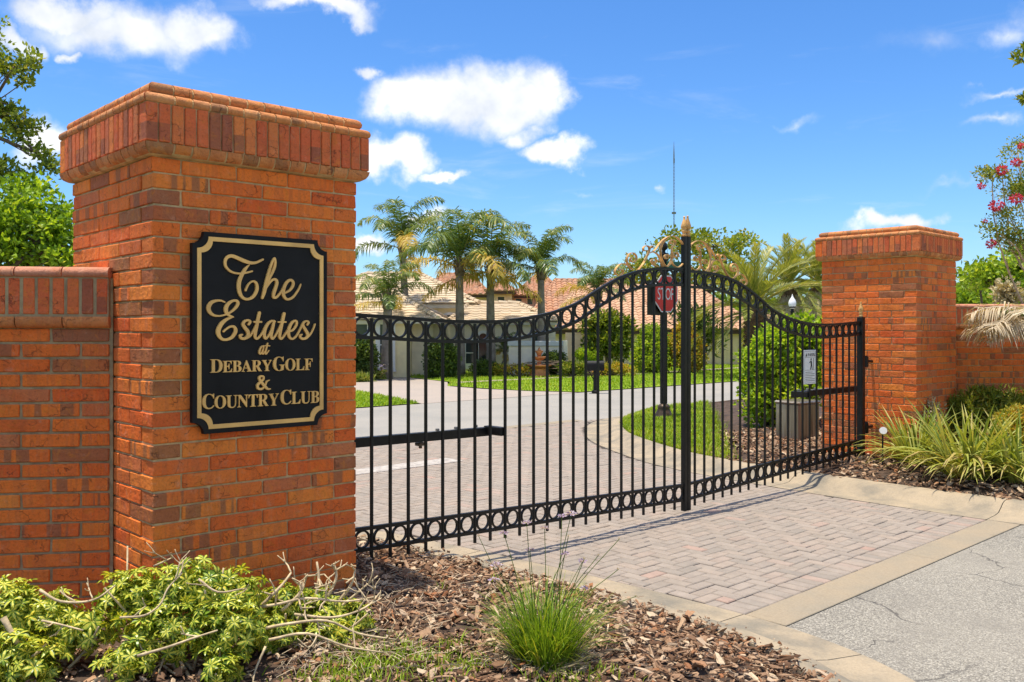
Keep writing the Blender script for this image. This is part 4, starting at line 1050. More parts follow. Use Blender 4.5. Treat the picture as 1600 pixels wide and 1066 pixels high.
# two-storey house with red barrel tiles, farther back
h2 = thing('house', 'two storey pinkish house with red barrel tiles rising behind the cream roofs', 'house', (1.5, 58, 0))
yd = 56
wall_box(h2, 'wall', X(690, yd), X(876, yd), yd, yd + 9, 0, Z(460, yd), 'stucco_pink')
for a, b in ((777, 787), (806, 815), (824, 832), (839, 847)): window(h2, X(a, yd), X(b, yd), Z(476, yd), Z(467, yd), yd, 'stucco_pink', bars=0, fw=.10, sill=False)
hip(h2, X(660, yd - .4), X(766, yd - .4), yd - .4, yd + 9.5, Z(461, yd - .4), Z(428, yd + 4), M['tile_red'], 31, ridge=(X(690, yd + 4), X(735, yd + 4)), fasc='fascia_dark', row=.36, colw=.34, barrel=.09)
wall_box(h2, 'stair_tower', X(768, yd - 2), X(800, yd - 2), yd - 2, yd - .1, 0, Z(455, yd - 2), 'stucco_pink')
window(h2, X(778, yd - 2), X(788, yd - 2), Z(475, yd - 2), Z(464, yd - 2), yd - 2, 'stucco_pink', bars=0, fw=.10, sill=False)
hip(h2, X(758, yd - 2.6), X(806, yd - 2.6), yd - 2.6, yd + 2.5, Z(455, yd - 2.6), Z(441, yd), M['tile_red'], 41, fasc='fascia_dark', row=.36, colw=.34, barrel=.09)
hip(h2, X(802, yd - .4), X(884, yd - .4), yd - .4, yd + 9.5, Z(462, yd - .4), Z(430, yd + 4), M['tile_red'], 51, ridge=(X(838, yd + 4), X(850, yd + 4)), fasc='fascia_dark', row=.36, colw=.34, barrel=.09)
wall_box(h2, 'garage_wall', X(850, 52), X(1010, 52), 52, 58, 0, Z(506, 52), 'stucco_pink')
hip(h2, X(820, 51), X(1030, 51), 51, 62, Z(505, 51), Z(438, 56.5), M['tile_red'], 61, ridge=(X(868, 56.5), X(970, 56.5)), fasc='fascia_dark', row=.36, colw=.34, barrel=.09)
# tan house with the long pink tiled roof
h3 = thing('house', 'tan house with a long low pinkish tiled roof, behind the clipped conical shrubs', 'house', (6.5, 47, 0))
ye = 44.5
wall_box(h3, 'wall', X(868, ye), X(1172, ye), ye, ye + 10, 0, Z(514, ye), 'stucco_tan')
m = MB()
for k in range(26): m.box(X(876 + k * 11.6, ye) , X(879 + k * 11.6, ye), ye - .035, ye - .002, 0, Z(520, ye))
m.build('wall_battens', M['stucco_tan'], h3)
m = MB(); m.box(X(1116, ye), X(1124, ye), ye - .16, ye - .04, Z(553, ye), Z(538, ye)); m.build('meter_box', M['stucco_tan'], h3)
hip(h3, X(858, ye - .35), X(1192, ye - .35), ye - .35, ye + 11, Z(515, ye - .35), Z(447, ye + 5), M['tile_pink'], 71, ridge=(X(905, ye + 5), X(1085, ye + 5)), fasc='fascia_dark', row=.36, colw=.33, barrel=.075, fh=.22)
h4 = thing('house', 'distant house with a low pale tiled roof behind the lamp post', 'house', (20, 64, 0))
wall_box(h4, 'wall', X(1205, 62), X(1330, 62), 62, 70, 0, Z(505, 62), 'stucco_cream')
hip(h4, X(1198, 61), X(1345, 61), 61, 71, Z(504, 61), Z(483, 66), M['tile_pink'], 81, row=.40, colw=.38, barrel=.08)
# stucco screen wall with a pale cap
sw = thing('screen_wall', 'low cream stucco wall with pale grey cap beside the terracotta fountain', 'wall', (1.0, 34.6, 0))
m = MB(); m.box(X(795, 34.5), X(884, 34.5), 34.5, 34.75, 0, Z(541, 34.5)); m.build('panel', M['stucco_cream'], sw)
m = MB(); m.box(X(793, 34.5), X(886, 34.5), 34.44, 34.81, Z(541, 34.5), Z(533, 34.5), .02); m.build('coping', M['cap_grey'], sw)
m = MB(); m.box(X(880, 34.4), X(887, 34.4), 34.38, 34.86, 0, Z(533, 34.5) + .02, .02); m.build('end_post', M['stucco_cream'], sw)
m = MB(); m.box(X(884, 38), X(930, 38), 38, 38.2, 0, Z(520, 38)); m.build('side_panel', M['stucco_tan'], sw)

# ------------------------------------------------------------------ street furniture
def lamp_globe(root, c, r):
    m = MB(); m.lathe(c, [(.03, -.02), (r * .55, 0), (r * .62, .03), (r * .85, .08), (r, .18), (r * .96, .26), (r * .72, .36), (r * .42, .42), (r * .36, .44), (r * .2, .49), (.012, .55), (.004, .60)], 14); m.v = [(a, b_, c[2] + (d_ - c[2]) * .8) for a, b_, d_ in m.v]
    return m.build('globe', M['globe'], root, False, True)
b = AT(1238, 470, 30.0)
lp = thing('street_lamp', 'black street lamp with white acorn globe, left of the farther pillar', 'street lamp', (b[0], 30, 0))
m = MB(); m.lathe((b[0], 30, 0), [(.16, 0), (.16, .1), (.11, .16), (.10, .45), (.06, .55), (.055, 2.3), (.07, 2.34), (.05, 2.38), (.05, 2.45), (.11, 2.49), (.11, 2.53)], 12); m.build('post', M['black'], lp, False, True)
lamp_globe(lp, (b[0], 30, Z(482, 30)), .13)
# stop sign post
bx, by, _ = GR(1037, 660, .11)
sp_ = thing('stop_sign', 'red stop sign on a fluted dark post with finial, seen through the gate', 'stop sign', (bx, by, .11))
m = MB(); m.lathe((bx, by, .10), [(.20, 0), (.20, .05), (.17, .07), (.155, .14), (.13, .20), (.105, .26), (.115, .28), (.10, .31), (.062, .34)], 12); m.build('post_base', M['bronze'], sp_, False, True)
zt = Z(398, by)
m = MB(); n = 12
for k in range(n):
    a = 2 * math.pi * k / n
m.lathe((bx, by, .10), [(.058, .30), (.056, zt - .10)], 14); 
for k in range(8):
    a = 2 * math.pi * k / 8; m.tube([(bx + .055 * math.cos(a), by + .055 * math.sin(a), .45), (bx + .053 * math.cos(a), by + .053 * math.sin(a), zt - .05)], .010, 4)
m.build('post', M['black'], sp_)
m = MB(); m.lathe((bx, by, zt), [(.07, 0), (.07, .02), (.03, .04), (.03, .07), (.065, .10), (.075, .14), (.06, .19), (.025, .23), (.012, .27)], 12); m.build('finial', M['black'], sp_, False, True)
yaw = R(42)                                     # sign plate turned towards the paved exit
ex = np.array([math.cos(yaw), math.sin(yaw)]); en = np.array([math.sin(yaw), -math.cos(yaw)])
sc0 = np.array([bx, by]) + en * .075 - ex * .035; zc = Z(459.5, by); SR = .325
def SP(a, b, o): p = sc0 + ex * a + en * o; return (p[0], p[1], zc + b)
def octo(r): return [(r * math.cos(R(22.5 + 45 * k)) / math.cos(R(22.5)), r * math.sin(R(22.5 + 45 * k)) / math.cos(R(22.5))) for k in range(8)]
def plate8(m, pts, o0, o1):
    n = len(pts); m.add([SP(a, b, o0) for a, b in pts] + [SP(a, b, o1) for a, b in pts], [tuple(range(n)), tuple(range(n, 2 * n))] + [(i, (i + 1) % n, n + (i + 1) % n, n + i) for i in range(n)])
m = MB(); plate8(m, [(-.46, -.38), (.05, -.38), (.05, .22), (-.46, .22)], -.045, -.030); m.build('back_board', M['black'], sp_)
m = MB(); plate8(m, octo(SR), .001, .008); m.build('white_border', M['white'], sp_)
m = MB(); plate8(m, octo(SR - .022), .004, .0105); m.build('red_face', M['red'], sp_)
flat_text('STOP', 'lettering', M['white'], sp_, lambda a, b: SP(a - .24, b - .105, .0118), .21, .46, False)
yw2 = yaw + R(90)
m = MB()
def rb(c, a, sx, sy, z0, z1, ch=.004): rotbox(m, c, a, sx, sy, z0, z1, ch)
rb((bx + .20, by), R(30), .36, .02, Z(419, by), Z(409, by)); m.build('street_name_plate', M['green_sign'], sp_)
# mailbox
mx, my = X(930, 24.9), 24.9
mb = thing('mailbox', 'black mailbox on a post at the lawn edge across the street', 'mailbox', (mx, my, 0))
m = MB(); m.lathe((mx, my, 0), [(.10, 0), (.10, .06), (.055, .10), (.05, .5), (.05, .62)], 10); m.build('post', M['black'], mb)
m = MB(); n = 9; V = []
for s in (-.24, .24):
    V += [(mx + s, my - .11, .62), (mx + s, my + .11, .62)] + [(mx + s, my + .11 * math.cos(math.pi * k / n), .78 + .11 * math.sin(math.pi * k / n)) for k in range(n + 1)]
q = n + 3
m.add(V, [tuple(range(q))[::-1], tuple(range(q, 2 * q))] + [(i, (i + 1) % q, q + (i + 1) % q, q + i) for i in range(q)]); m.build('box', M['black'], mb)
m = MB(); m.box(mx - .27, mx - .242, my - .115, my + .115, .625, .875, .004); m.build('door', M['black'], mb)
m = MB(); m.tube([(mx, my, .3), (mx + .18, my, .61)], .015, 6); m.tube([(mx, my, .3), (mx - .18, my, .61)], .015, 6); m.build('bracket', M['black'], mb)
# fountain
fx_, fy = X(842.5, 33.5), 33.5
ft = thing('fountain', 'tiered terracotta fountain in front of the low cream wall', 'fountain', (fx_, fy, 0))
m = MB(); m.lathe((fx_, fy, 0), [(.40, 0), (.42, .08), (.36, .12), (.34, .28), (.38, .32)], 16); m.build('base', M['terracotta'], ft)
for (z, r) in ((.40, .46), (.70, .27), (.92, .15)):
    m = MB(); m.lathe((fx_, fy, z - .10), [(.07, -.06), (.08, 0), (r * .6, .03), (r, .12), (r * 1.03, .15), (r * .9, .15), (r * .8, .11)], 16); m.build('bowl', M['terracotta'], ft, False, True)
m = MB(); m.lathe((fx_, fy, .3), [(.09, 0), (.07, .35), (.05, .65), (.07, .69), (.03, .76), (.005, .82)], 10); m.build('stem', M['terracotta'], ft)
# far radio mast
ax, ay = X(1053, 420), 420
rm = thing('radio_mast', 'thin radio mast far behind the trees, above the gate finial', 'radio mast', (ax, ay, 0))
m = MB()
H_ = Z(221, ay)
for k in range(3):
    a = 2 * math.pi * k / 3; m.tube([(ax + .32 * math.cos(a), ay + .32 * math.sin(a), 0), (ax + .32 * math.cos(a), ay + .32 * math.sin(a), H_ - 8)], .07, 4)
zz = 0
while zz < H_ - 9:
    for k in range(3):
        a, b2 = 2 * math.pi * k / 3, 2 * math.pi * (k + 1) / 3
        m.tube([(ax + .32 * math.cos(a), ay + .32 * math.sin(a), zz), (ax + .32 * math.cos(b2), ay + .32 * math.sin(b2), zz + 1.5)], .04, 3, False)
    zz += 1.5
m.build('lattice', M['grey'], rm)
m = MB(); m.tube([(ax, ay, H_ - 10), (ax, ay, H_ - 6), (ax, ay, H_)], [.35, .30, .06], 6); m.build('antenna', M['grey'], rm)
m = MB(); m.box(ax - 1.0, ax + 1.0, ay - .2, ay + .2, Z(333, ay) - .5, Z(333, ay) + .5); m.build('dish_bracket', M['grey'], rm)
# ------------------------------------------------------------------ foliage tools
def unit(a): return a / (np.linalg.norm(a, axis=-1, keepdims=True) + 1e-9)
def leafset(C, D, L, W, r, fold=.25, tint=None):
    """one folded leaf per row: C base, D direction, L length, W half width"""
    n = len(C); L = np.broadcast_to(L, n)[:, None]; W = np.broadcast_to(W, n)[:, None]
    rv = r.normal(size=(n, 3)); rv[:, 2] += 1.0
    S = unit(np.cross(D, rv)); N = np.cross(S, D)
    b = C; t = C + D * L; mid = C + D * L * .48 - N * W * fold
    l = C + D * L * .45 + S * W + N * W * fold; q = C + D * L * .45 - S * W + N * W * fold
    V = np.stack([b, l, t, q, mid], 1).reshape(-1, 3); k = np.arange(n)[:, None] * 5
    F = np.concatenate([k + [0, 4, 1], k + [4, 2, 1], k + [0, 3, 4], k + [4, 3, 2]], 1).reshape(-1, 3)
    T = np.repeat(tint if tint is not None else r.uniform(0, 1, n), 4)
    return V, F, T
def join(parts):
    V, F, T, n = [], [], [], 0
    for v, f, t in parts: V.append(v); F.append(f + n); T.append(t); n += len(v)
    return np.vstack(V), np.vstack(F), np.concatenate(T)
def clumps(centers, radii, nleaf, L, W, r, flat=.75, up=.35, tvar=.22):
    """leaves gathered in clumps about twig ends"""
    out = []
    for c, rad in zip(centers, radii):
        k = max(4, int(nleaf * r.uniform(.7, 1.3)))
        p = r.normal(size=(k, 3)); p = unit(p) * (r.uniform(0, 1, k) ** .55)[:, None]; p[:, 2] *= flat
        D = unit(p + r.normal(size=(k, 3)) * .55 + np.array([0, 0, up]))
        base = r.uniform(.25, .75)
        out.append(leafset(np.array(c) + p * rad, D, L * r.uniform(.7, 1.25, k), W * r.uniform(.8, 1.2, k), r, .25, np.clip(base + r.normal(0, tvar, k), 0, 1)))
    return join(out)
def shell(c, R3, n, r, inner=.55, low=-1.0):
    out = []
    while len(out) < n:
        d = unit(r.normal(size=3)); 
        if d[2] < low: continue
        out.append(np.array(c) + d * np.array(R3) * r.uniform(inner, 1.0))
    return out
def limb(m, a, b, r0, r1, r, sag=.12, k=6, n=6):
    a, b = np.array(a, float), np.array(b, float); L_ = np.linalg.norm(b - a); o = r.normal(size=3) * L_ * sag
    P_ = [a + (b - a) * t + o * math.sin(math.pi * t) + r.normal(size=3) * L_ * .02 * (0 < t < 1) for t in np.linspace(0, 1, k)]
    m.tube([tuple(p) for p in P_], list(np.linspace(r0, r1, k)), n); return P_
def tree(name, label, cat, base, top, blobs, mat, leafL, leafW, seed, nclump, nleaf, clr, trunk_r=.15, group=None, bark='bark', flat=.75, twigs=True, inner=.5):
    """tapered trunk, limbs out to every crown mass, leaf clumps spread through each mass"""
    r = rng(seed); root = thing(name, label, cat, base, group)
    m = MB(); P_ = limb(m, base, top, trunk_r, trunk_r * .55, r, .04, 7, 8)
    cs, rs = [], []; tot = sum(b[1][0] * b[1][1] * b[1][2] for b in blobs) ** 1
    for (c, R3) in blobs:
        src = P_[r.integers(3, 7)]
        Q = limb(m, src, c, trunk_r * .42, trunk_r * .14, r, .08, 6, 6)
        w = (R3[0] * R3[1] * R3[2]) ** .67; allw = sum((b[1][0] * b[1][1] * b[1][2]) ** .67 for b in blobs)
        k = max(3, int(nclump * w / allw)); pts = shell(c, R3, k, r, inner)
        for p in pts:
            cs.append(p); rs.append(clr * r.uniform(.7, 1.3))
            if twigs and r.uniform() < .5: limb(m, Q[r.integers(2, 6)], p, trunk_r * .10, trunk_r * .03, r, .1, 4, 4)
    m.build('trunk', M[bark], root, False, True)
    V, F, T = clumps(cs, rs, nleaf, leafL, leafW, r, flat)
    link('crown', npmesh('crown', V, F, T), M[mat], root)
    return root

# ------------------------------------------------------------------ palms
def frond_mesh(name, L, e0, droop, nl, leaf, seed, plume=.5, rach=.022, ranks=3, stiff=0.0, wl=.018, bend=1.25):
    r = rng(seed); k = 14; pts = [np.zeros(3)]; dirs = []
    for i in range(k):
        t = i / k; e = e0 - droop * t ** bend; dirs.append(np.array([math.cos(e), 0, math.sin(e)])); pts.append(pts[-1] + dirs[-1] * L / k)
    dirs.append(dirs[-1]); pts = np.array(pts); dirs = np.array(dirs)
    V, F, T = [], [], []
    m = MB(); m.tube([tuple(p) for p in pts[:-1]], list(np.linspace(rach, rach * .25, k)), 4)
    bv = np.array(m.v); tf = []
    for f in m.f:
        for i in range(1, len(f) - 1): tf.append((f[0], f[i], f[i + 1]))
    V.append(bv); F.append(np.array(tf)); T.append(np.full(len(tf), .85)); nb = len(bv)
    for i in range(nl):
        t = .12 + .86 * (i + r.uniform(0, .8)) / nl
        x = t * k; a = int(min(x, k - 1)); p = pts[a] + (pts[a + 1] - pts[a]) * (x - a); d = dirs[a]
        upv = np.array([-d[2], 0, d[0]])
        for s in (-1, 1):
            ll = leaf * (math.sin(math.pi * min(1, t * .9 + .12)) ** .5) * r.uniform(.8, 1.1) + .04
            w = r.normal(0, plume)
            D = d * (.55 + .45 * stiff) + np.array([0, s, 0]) * (.85 - .42 * stiff) + upv * (.25 * stiff + w); D /= np.linalg.norm(D)
            g = np.array([0, 0, -1.0]) * (1 - stiff) * .9
            p1 = p + D * ll * .5 + g * ll * .10; D2 = D + g; D2 /= np.linalg.norm(D2); p2 = p1 + D2 * ll * .52
            W_ = np.cross(D, upv + r.normal(size=3) * .2); W_ /= np.linalg.norm(W_) + 1e-9; W_ *= wl
            V.append(np.array([p - W_ * .5, p + W_ * .5, p1 - W_, p1 + W_, p2])); F.append(np.array([(0, 1, 3), (0, 3, 2), (2, 3, 4)]) + nb); nb += 5
            T.append(np.full(3, np.clip(r.normal(.45 + .25 * t, .16), 0, 1)))
    return npmesh(name, np.vstack(V), np.vstack(F), np.concatenate(T))
QF = {}
def queen_frond(e, v, mat):
    if (e, v, mat) not in QF:
        QF[(e, v, mat)] = frond_mesh('frond', 1.0, R(e), R({84: 125, 68: 132, 48: 125, 24: 100, -4: 40}[e]), 64, .20, 100 + e + 7 * v, .36, .009, wl=.0088, bend=1.7)
        QF[(e, v, mat)].materials.append(M[mat])
    return QF[(e, v, mat)]
def queen_palm(label, base, crown, L, n, seed, tr=.17, boots=True, group='queen palms in front of the houses'):
    r = rng(seed); root = thing('palm_tree', label, 'palm tree', base, group)
    c = np.array(crown, float); m = MB(); k = 9
    P_ = [(base[0] + (c[0] - base[0]) * t ** 1.3, base[1] + (c[1] - base[1]) * t, base[2] + (c[2] - .35 - base[2]) * t) for t in np.linspace(0, 1, k)]
    m.tube(P_, list(np.linspace(tr * 1.25, tr * .82, k)), 10)
    for i in range(1, 26):                      # leaf scars
        t = i / 26; q = [P_[0][j] + (P_[-1][j] - P_[0][j]) * t for j in range(3)]; q[0] = base[0] + (c[0] - base[0]) * t ** 1.3
        rr = tr * (1.25 - .43 * t) * 1.012; m.tube([(q[0], q[1], q[2] - .012), (q[0], q[1], q[2] + .012)], rr, 10)
    m.build('trunk', M['palmtrunk'], root, False, True)
    m = MB(); m.lathe((c[0], c[1], c[2] - .40), [(tr * .85, 0), (tr * 1.08, .10), (tr * .95, .32), (tr * .6, .62), (tr * .2, .8)], 10)
    for i in range(10):
        a = 2.4 * i; h = .05 + .05 * i; ca, sa = math.cos(a), math.sin(a)
        m.tube([(c[0] + ca * tr * .8, c[1] + sa * tr * .8, c[2] - .45 + h), (c[0] + ca * tr * 1.25, c[1] + sa * tr * 1.25, c[2] - .22 + h), (c[0] + ca * tr * 1.2, c[1] + sa * tr * 1.35, c[2] - .05 + h)], [tr * .25, tr * .15, tr * .04], 5)
    m.build('crownshaft', M['bark'] if boots else M['palmtrunk'], root, False, True)
    for i in range(n):
        t = i / (n - 1); e = (84, 68, 48, 24, -4)[min(4, int(t * 4.25))]; mat = 'palmyellow' if t > .88 or (t > .6 and r.uniform() < .2) else 'palmleaf'
        a = 2.39996 * i + r.uniform(-.3, .3); s = L * r.uniform(.85, 1.1)
        link('frond', queen_frond(e, int(r.integers(0, 2)), mat), None, root, (c[0], c[1], c[2] + .15 - .25 * t), (r.uniform(-.15, .15), r.uniform(-.1, .1), a), (s, s, s))
    return root
def PX(px, py, Y): return AT(px, py, Y)
def G0(px, Y): return (X(px, Y), Y, 0)
queen_palm('tall slender queen palm standing behind the yellow house front', G0(638, 38.3), PX(629, 388, 38.3), 2.9, 12, 1, .16)
queen_palm('short queen palm with a pale trunk in front of the yellow house window', G0(604, 32.3), PX(606, 467, 32.3), 2.0, 13, 2, .19)
queen_palm('queen palm with full drooping crown, first of three thick trunks in a row', G0(719, 34.2), PX(718, 415, 34.2), 3.2, 14, 3, .17)
queen_palm('queen palm with a long dead frond hanging down its trunk', G0(767, 35), PX(766, 420, 35), 2.85, 13, 4, .17)
queen_palm('queen palm rising beside the fountain, in front of the red tiled roof', G0(847, 35.5), PX(845, 422, 35.5), 2.35, 13, 5, .16)
queen_palm('queen palm half hidden behind the rising gate rail, right of the fountain', G0(937, 38.8), PX(934, 457, 38.8), 2.0, 13, 6, .15)
d = PX(752, 420, 35)
o = link('hanging_frond', frond_mesh('hanging_frond', 2.6, R(60), R(150), 50, .30, 77, .3, .03, wl=.012), M['deadfrond'], bpy.data.objects['palm_tree.003'], (X(766, 35), 34.9, Z(415, 35)), (0, 0, R(190)))
pg = queen_palm('small pygmy palm with thin reddish trunk beside the house windows', G0(780, 35.6), PX(789, 548, 35.6), .85, 16, 7, .07, group='small palms by the house')
for e, v in ((72, 0), (55, 0), (36, 0), (14, 0), (-10, 0)): 
    QF[('d', e)] = frond_mesh('frond', 1.0, R(e), R(48 + (78 - e) * .16), 40, .16, 300 + e, .06, .013, stiff=.88, wl=.0066); QF[('d', e)].materials.append(M['dateleaf'])
QF['skirt'] = frond_mesh('dead_frond', 1.0, R(-35), R(60), 44, .2, 333, .3, .014, wl=.010); QF['skirt'].materials.append(M['deadfrond'])
def date_palm(label, base, crown, L, n, seed, tr, skirt=0):
    r = rng(seed); root = thing('date_palm', label, 'palm tree', base, 'date palms beside the farther pillar'); c = np.array(crown)
    m = MB(); P_ = [(base[0] + (c[0] - base[0]) * t, base[1], c[2] * t) for t in np.linspace(0, 1, 8)]
    m.tube(P_, [tr * 1.1] * 6 + [tr * 1.25, tr * 1.0], 10)
    nb = int(c[2] / .16)
    for i in range(nb):                         # old leaf bases
        z = c[2] * (i + .5) / nb; x0 = base[0] + (c[0] - base[0]) * z / c[2]
        for j in range(7):
            a = 2 * math.pi * j / 7 + i * .45; ca, sa = math.cos(a), math.sin(a)
            m.tube([(x0 + ca * tr, base[1] + sa * tr, z), (x0 + ca * tr * 1.35, base[1] + sa * tr * 1.35, z + .10)], [.07, .035], 4)
    m.build('trunk', M['datetrunk'], root)
    for i in range(n):
        t = i / (n - 1); e = (72, 55, 36, 14, -10)[min(4, int(t * 4.8 + .25))]; a = 2.39996 * i + r.uniform(-.2, .2); s = L * r.uniform(.88, 1.08)
        link('frond', QF[('d', e)], None, root, (c[0], c[1], c[2] + .2 - .3 * t), (r.uniform(-.12, .12), 0, a), (s, s, s))
    for i in range(skirt):
        a = 2.39996 * i; s = L * .75 * r.uniform(.8, 1.1); link('dead_frond', QF['skirt'], None, root, (c[0], c[1], c[2] - .25), (0, 0, a), (s, s, s))
    return root
date_palm('nearest date palm with stiff green fronds, rising behind the curved gate rail', G0(1178, 33), PX(1180, 482, 33), 3.0, 38, 11, .30)
date_palm('date palm with yellowish fronds and a shaggy dead skirt behind the street lamp', G0(1231, 41), PX(1235, 446, 41), 2.5, 46, 12, .30, 22)
date_palm('date palm partly hidden by the farther pillar', G0(1276, 46), PX(1278, 442, 46), 3.0, 40, 13, .30, 16)

# ------------------------------------------------------------------ trees
def B(px, py, Y, rx, rz, ry=None): k = Y / FPX; return (PX(px, py, Y), (rx * k, (ry or rx) * k, rz * k))
tree('oak_tree', 'broad oak crown behind the tan house, showing round the gate finial', 'tree', (X(1060, 56), 56, 0), PX(1075, 455, 56),
     [B(1015, 425, 56, 50, 26), B(1060, 385, 55, 42, 22), B(1115, 385, 56, 50, 26), B(1165, 375, 57, 34, 15), B(1100, 430, 55, 60, 30), B(975, 440, 58, 30, 20), B(1150, 420, 57, 40, 30)], 'oakleaf', .26, .085, 21, 170, 34, .55, .35)
tree('leafy_tree', 'tall loose tree with tan green sprays against the sky at the left edge', 'tree', (-8.6, 12.2, 0), (-8.0, 12.2, 5.4),
     [B(22, 105, 12, 46, 24), B(0, 160, 12, 34, 18), B(30, 205, 12, 40, 20), B(62, 240, 12, 22, 14), B(8, 262, 12, 40, 26), B(84, 264, 12, 20, 12), B(-80, 150, 12, 70, 60), B(-90, 40, 12.5, 90, 50)], 'oakleaf', .075, .024, 22, 190, 38, .15, .12, flat=.7, inner=.3)
tree('leafy_tree', 'dense bright green tree rising just behind the left brick wall', 'tree', (-7.2, 11.2, 0), (-7.0, 11.2, 2.0),
     [B(55, 375, 11, 55, 50), B(100, 385, 11, 34, 42), B(15, 330, 11, 50, 42), B(85, 345, 11.2, 30, 26), B(0, 400, 11, 60, 50), B(115, 430, 11.2, 40, 50), B(40, 295, 11.4, 34, 20), B(-90, 360, 11.5, 90, 90)], 'limeleaf', .08, .026, 23, 260, 46, .18, .14, inner=.45)
tree('leafy_tree', 'yellow green spreading tree beyond the right brick wall', 'tree', (X(1590, 30), 30, 0), PX(1585, 470, 30),
     [B(1580, 425, 30, 46, 24), B(1540, 432, 30, 26, 12), B(1610, 445, 30, 40, 30), B(1640, 410, 30, 60, 40)], 'brightleaf', .20, .065, 24, 130, 40, .45, .2)
tree('leafy_tree', 'thin wispy tree with sparse leaves beyond the right brick wall', 'tree', (X(1531, 34), 34, 0), PX(1532, 430, 34),
     [B(1530, 425, 34, 18, 12), B(1528, 445, 34, 20, 8), B(1555, 432, 34, 18, 10), B(1505, 428, 34, 10, 5)], 'oakleaf', .18, .05, 25, 30, 24, .38, .07)
tree('leafy_tree', 'rounded green tree low behind the right brick wall, next to the farther pillar', 'tree', (X(1512, 38), 38, 0), PX(1512, 495, 38),
     [B(1505, 462, 38, 26, 16), B(1545, 466, 38, 24, 13), B(1520, 475, 38, 40, 20), B(1470, 470, 38, 40, 20)], 'brightleaf', .24, .08, 26, 90, 40, .5, .2)
tree('leafy_tree', 'bushy reddish brown tree behind the right brick wall', 'tree', (X(1572, 27), 27, 0), PX(1572, 470, 27), [B(1573, 462, 27, 13, 20)], 'straw', .15, .05, 27, 26, 26, .3, .08)
# crape myrtle at the right edge
def crape(label, base, top, blobs, seed, flowers):
    root = tree('crape_myrtle', label, 'tree', base, top, blobs, 'oakleaf', .046, .014, seed, 190, 36, .15, .05, bark='twig', flat=.8, inner=.25)
    r = rng(seed + 1)
    for (px, py, Y, s) in flowers:
        c = PX(px, py, Y); k = 90; p = unit(r.normal(size=(k, 3))) * (r.uniform(.2, 1, k) ** .5)[:, None] * s * np.array([1, 1, .8])
        V, F, T = leafset(np.array(c) + p, unit(p + r.normal(size=(k, 3)) * .02), s * .5, s * .22, r)
        link('flower_cluster', npmesh('flower_cluster', V, F, T), M['pink'], root)
    return root
M['crapeleaf'] = M['darkleaf']
crape('crape myrtle with pink flower clusters reaching in from the right edge', (X(1640, 13.4), 13.4, .1), PX(1625, 400, 13.4),
      [B(1590, 300, 13.2, 42, 18), B(1566, 275, 13, 26, 14), B(1575, 335, 13, 30, 12), B(1560, 362, 13, 36, 9), B(1585, 375, 13.2, 40, 18), B(1590, 235, 13.2, 22, 20), B(1550, 268, 13, 22, 8), B(1640, 300, 13.4, 60, 90)], 41,
      [(1557, 322, 12.9, .085), (1588, 311, 12.8, .08), (1588, 254, 12.9, .065), (1565, 266, 12.9, .075), (1533, 291, 12.9, .05), (1548, 381, 12.9, .065), (1539, 346, 12.9, .035), (1596, 228, 12.9, .05)])
# one branch of a pine that stands out of frame on the right
pr = thing('pine_tree', 'dark branch tips of a tree reaching into the top right corner', 'tree', (11.2, 15.6, .1))
m = MB(); r = rng(51); limb(m, (11.2, 15.6, .1), (11.0, 15.6, 9.5), .2, .09, r, .02, 7, 8)
tips = [PX(1594, 92, 15), PX(1604, 78, 15), PX(1600, 155, 15)]
for tp in tips: limb(m, (11.0, 15.6, 5.6 + r.uniform(0, .6)), tp, .05, .014, r, .06, 6, 5)
m.build('trunk', M['bark'], pr, False, True)
V, F, T = clumps(tips, [.12, .12, .06], 60, .12, .026, r)
link('crown', npmesh('crown', V, F, T), M['oakleaf'], pr)

# ------------------------------------------------------------------ shrubs across the street and by the gate
def shrub(name, label, base, blobs, mat, L, W, seed, ncl, nleaf, clr, cat='shrub', group=None, stem=.05, inner=.72, bark='bark'):
    r = rng(seed); root = thing(name, label, cat, base, group); m = MB(); cs, rs = [], []
    allw = sum((b[1][0] * b[1][1] * b[1][2]) ** .67 for b in blobs)
    for c, R3 in blobs:
        limb(m, base, c, stem, stem * .3, r, .06, 5, 5)
        for q in range(4): limb(m, base, np.array(c) + unit(r.normal(size=3)) * np.array(R3) * .6, stem * .5, stem * .15, r, .08, 4, 4)
        k = max(4, int(ncl * (R3[0] * R3[1] * R3[2]) ** .67 / allw))
        for p in shell(c, R3, k, r, inner):
            p[2] = max(p[2], base[2] + clr * .4); cs.append(p); rs.append(clr * r.uniform(.7, 1.3))
    m.build('stem', M[bark], root, False, True)
    V, F, T = clumps(cs, rs, nleaf, L, W, r, .9)
    V[:, 2] = np.maximum(V[:, 2], base[2] + .005)
    link('foliage', npmesh('foliage', V, F, T), M[mat], root); return root
k_ = lambda Y: Y / FPX
def SB(px, py, Y, rx, rz): return B(px, py, Y, rx, rz)
shrub('round_shrub', 'dense dark round shrub against the yellow house wall', G0(690, 32.6), [SB(690, 568, 32.6, 24, 24), SB(690, 552, 32.6, 19, 18)], 'darkleaf', .12, .045, 61, 170, 40, .22)
shrub('round_shrub', 'dark leafy shrub just right of the sign pillar, below the house window', G0(562, 31.5), [SB(563, 562, 31.5, 20, 26), SB(568, 548, 31.5, 15, 14)], 'darkleaf', .12, .045, 62, 120, 40, .22)
shrub('clipped_shrub', 'low clipped dome of dark topiary between two palm trunks', G0(757, 33.6), [SB(757, 576, 33.6, 21, 10)], 'darkleaf', .07, .03, 63, 80, 40, .13)
shrub('clipped_shrub', 'rectangular dark hedge block right behind the fountain', G0(866, 34.1), [SB(861, 567, 34, 13, 13), SB(873, 567, 34, 9, 13), SB(866, 558, 34, 15, 6)], 'darkleaf', .07, .03, 64, 110, 40, .14)
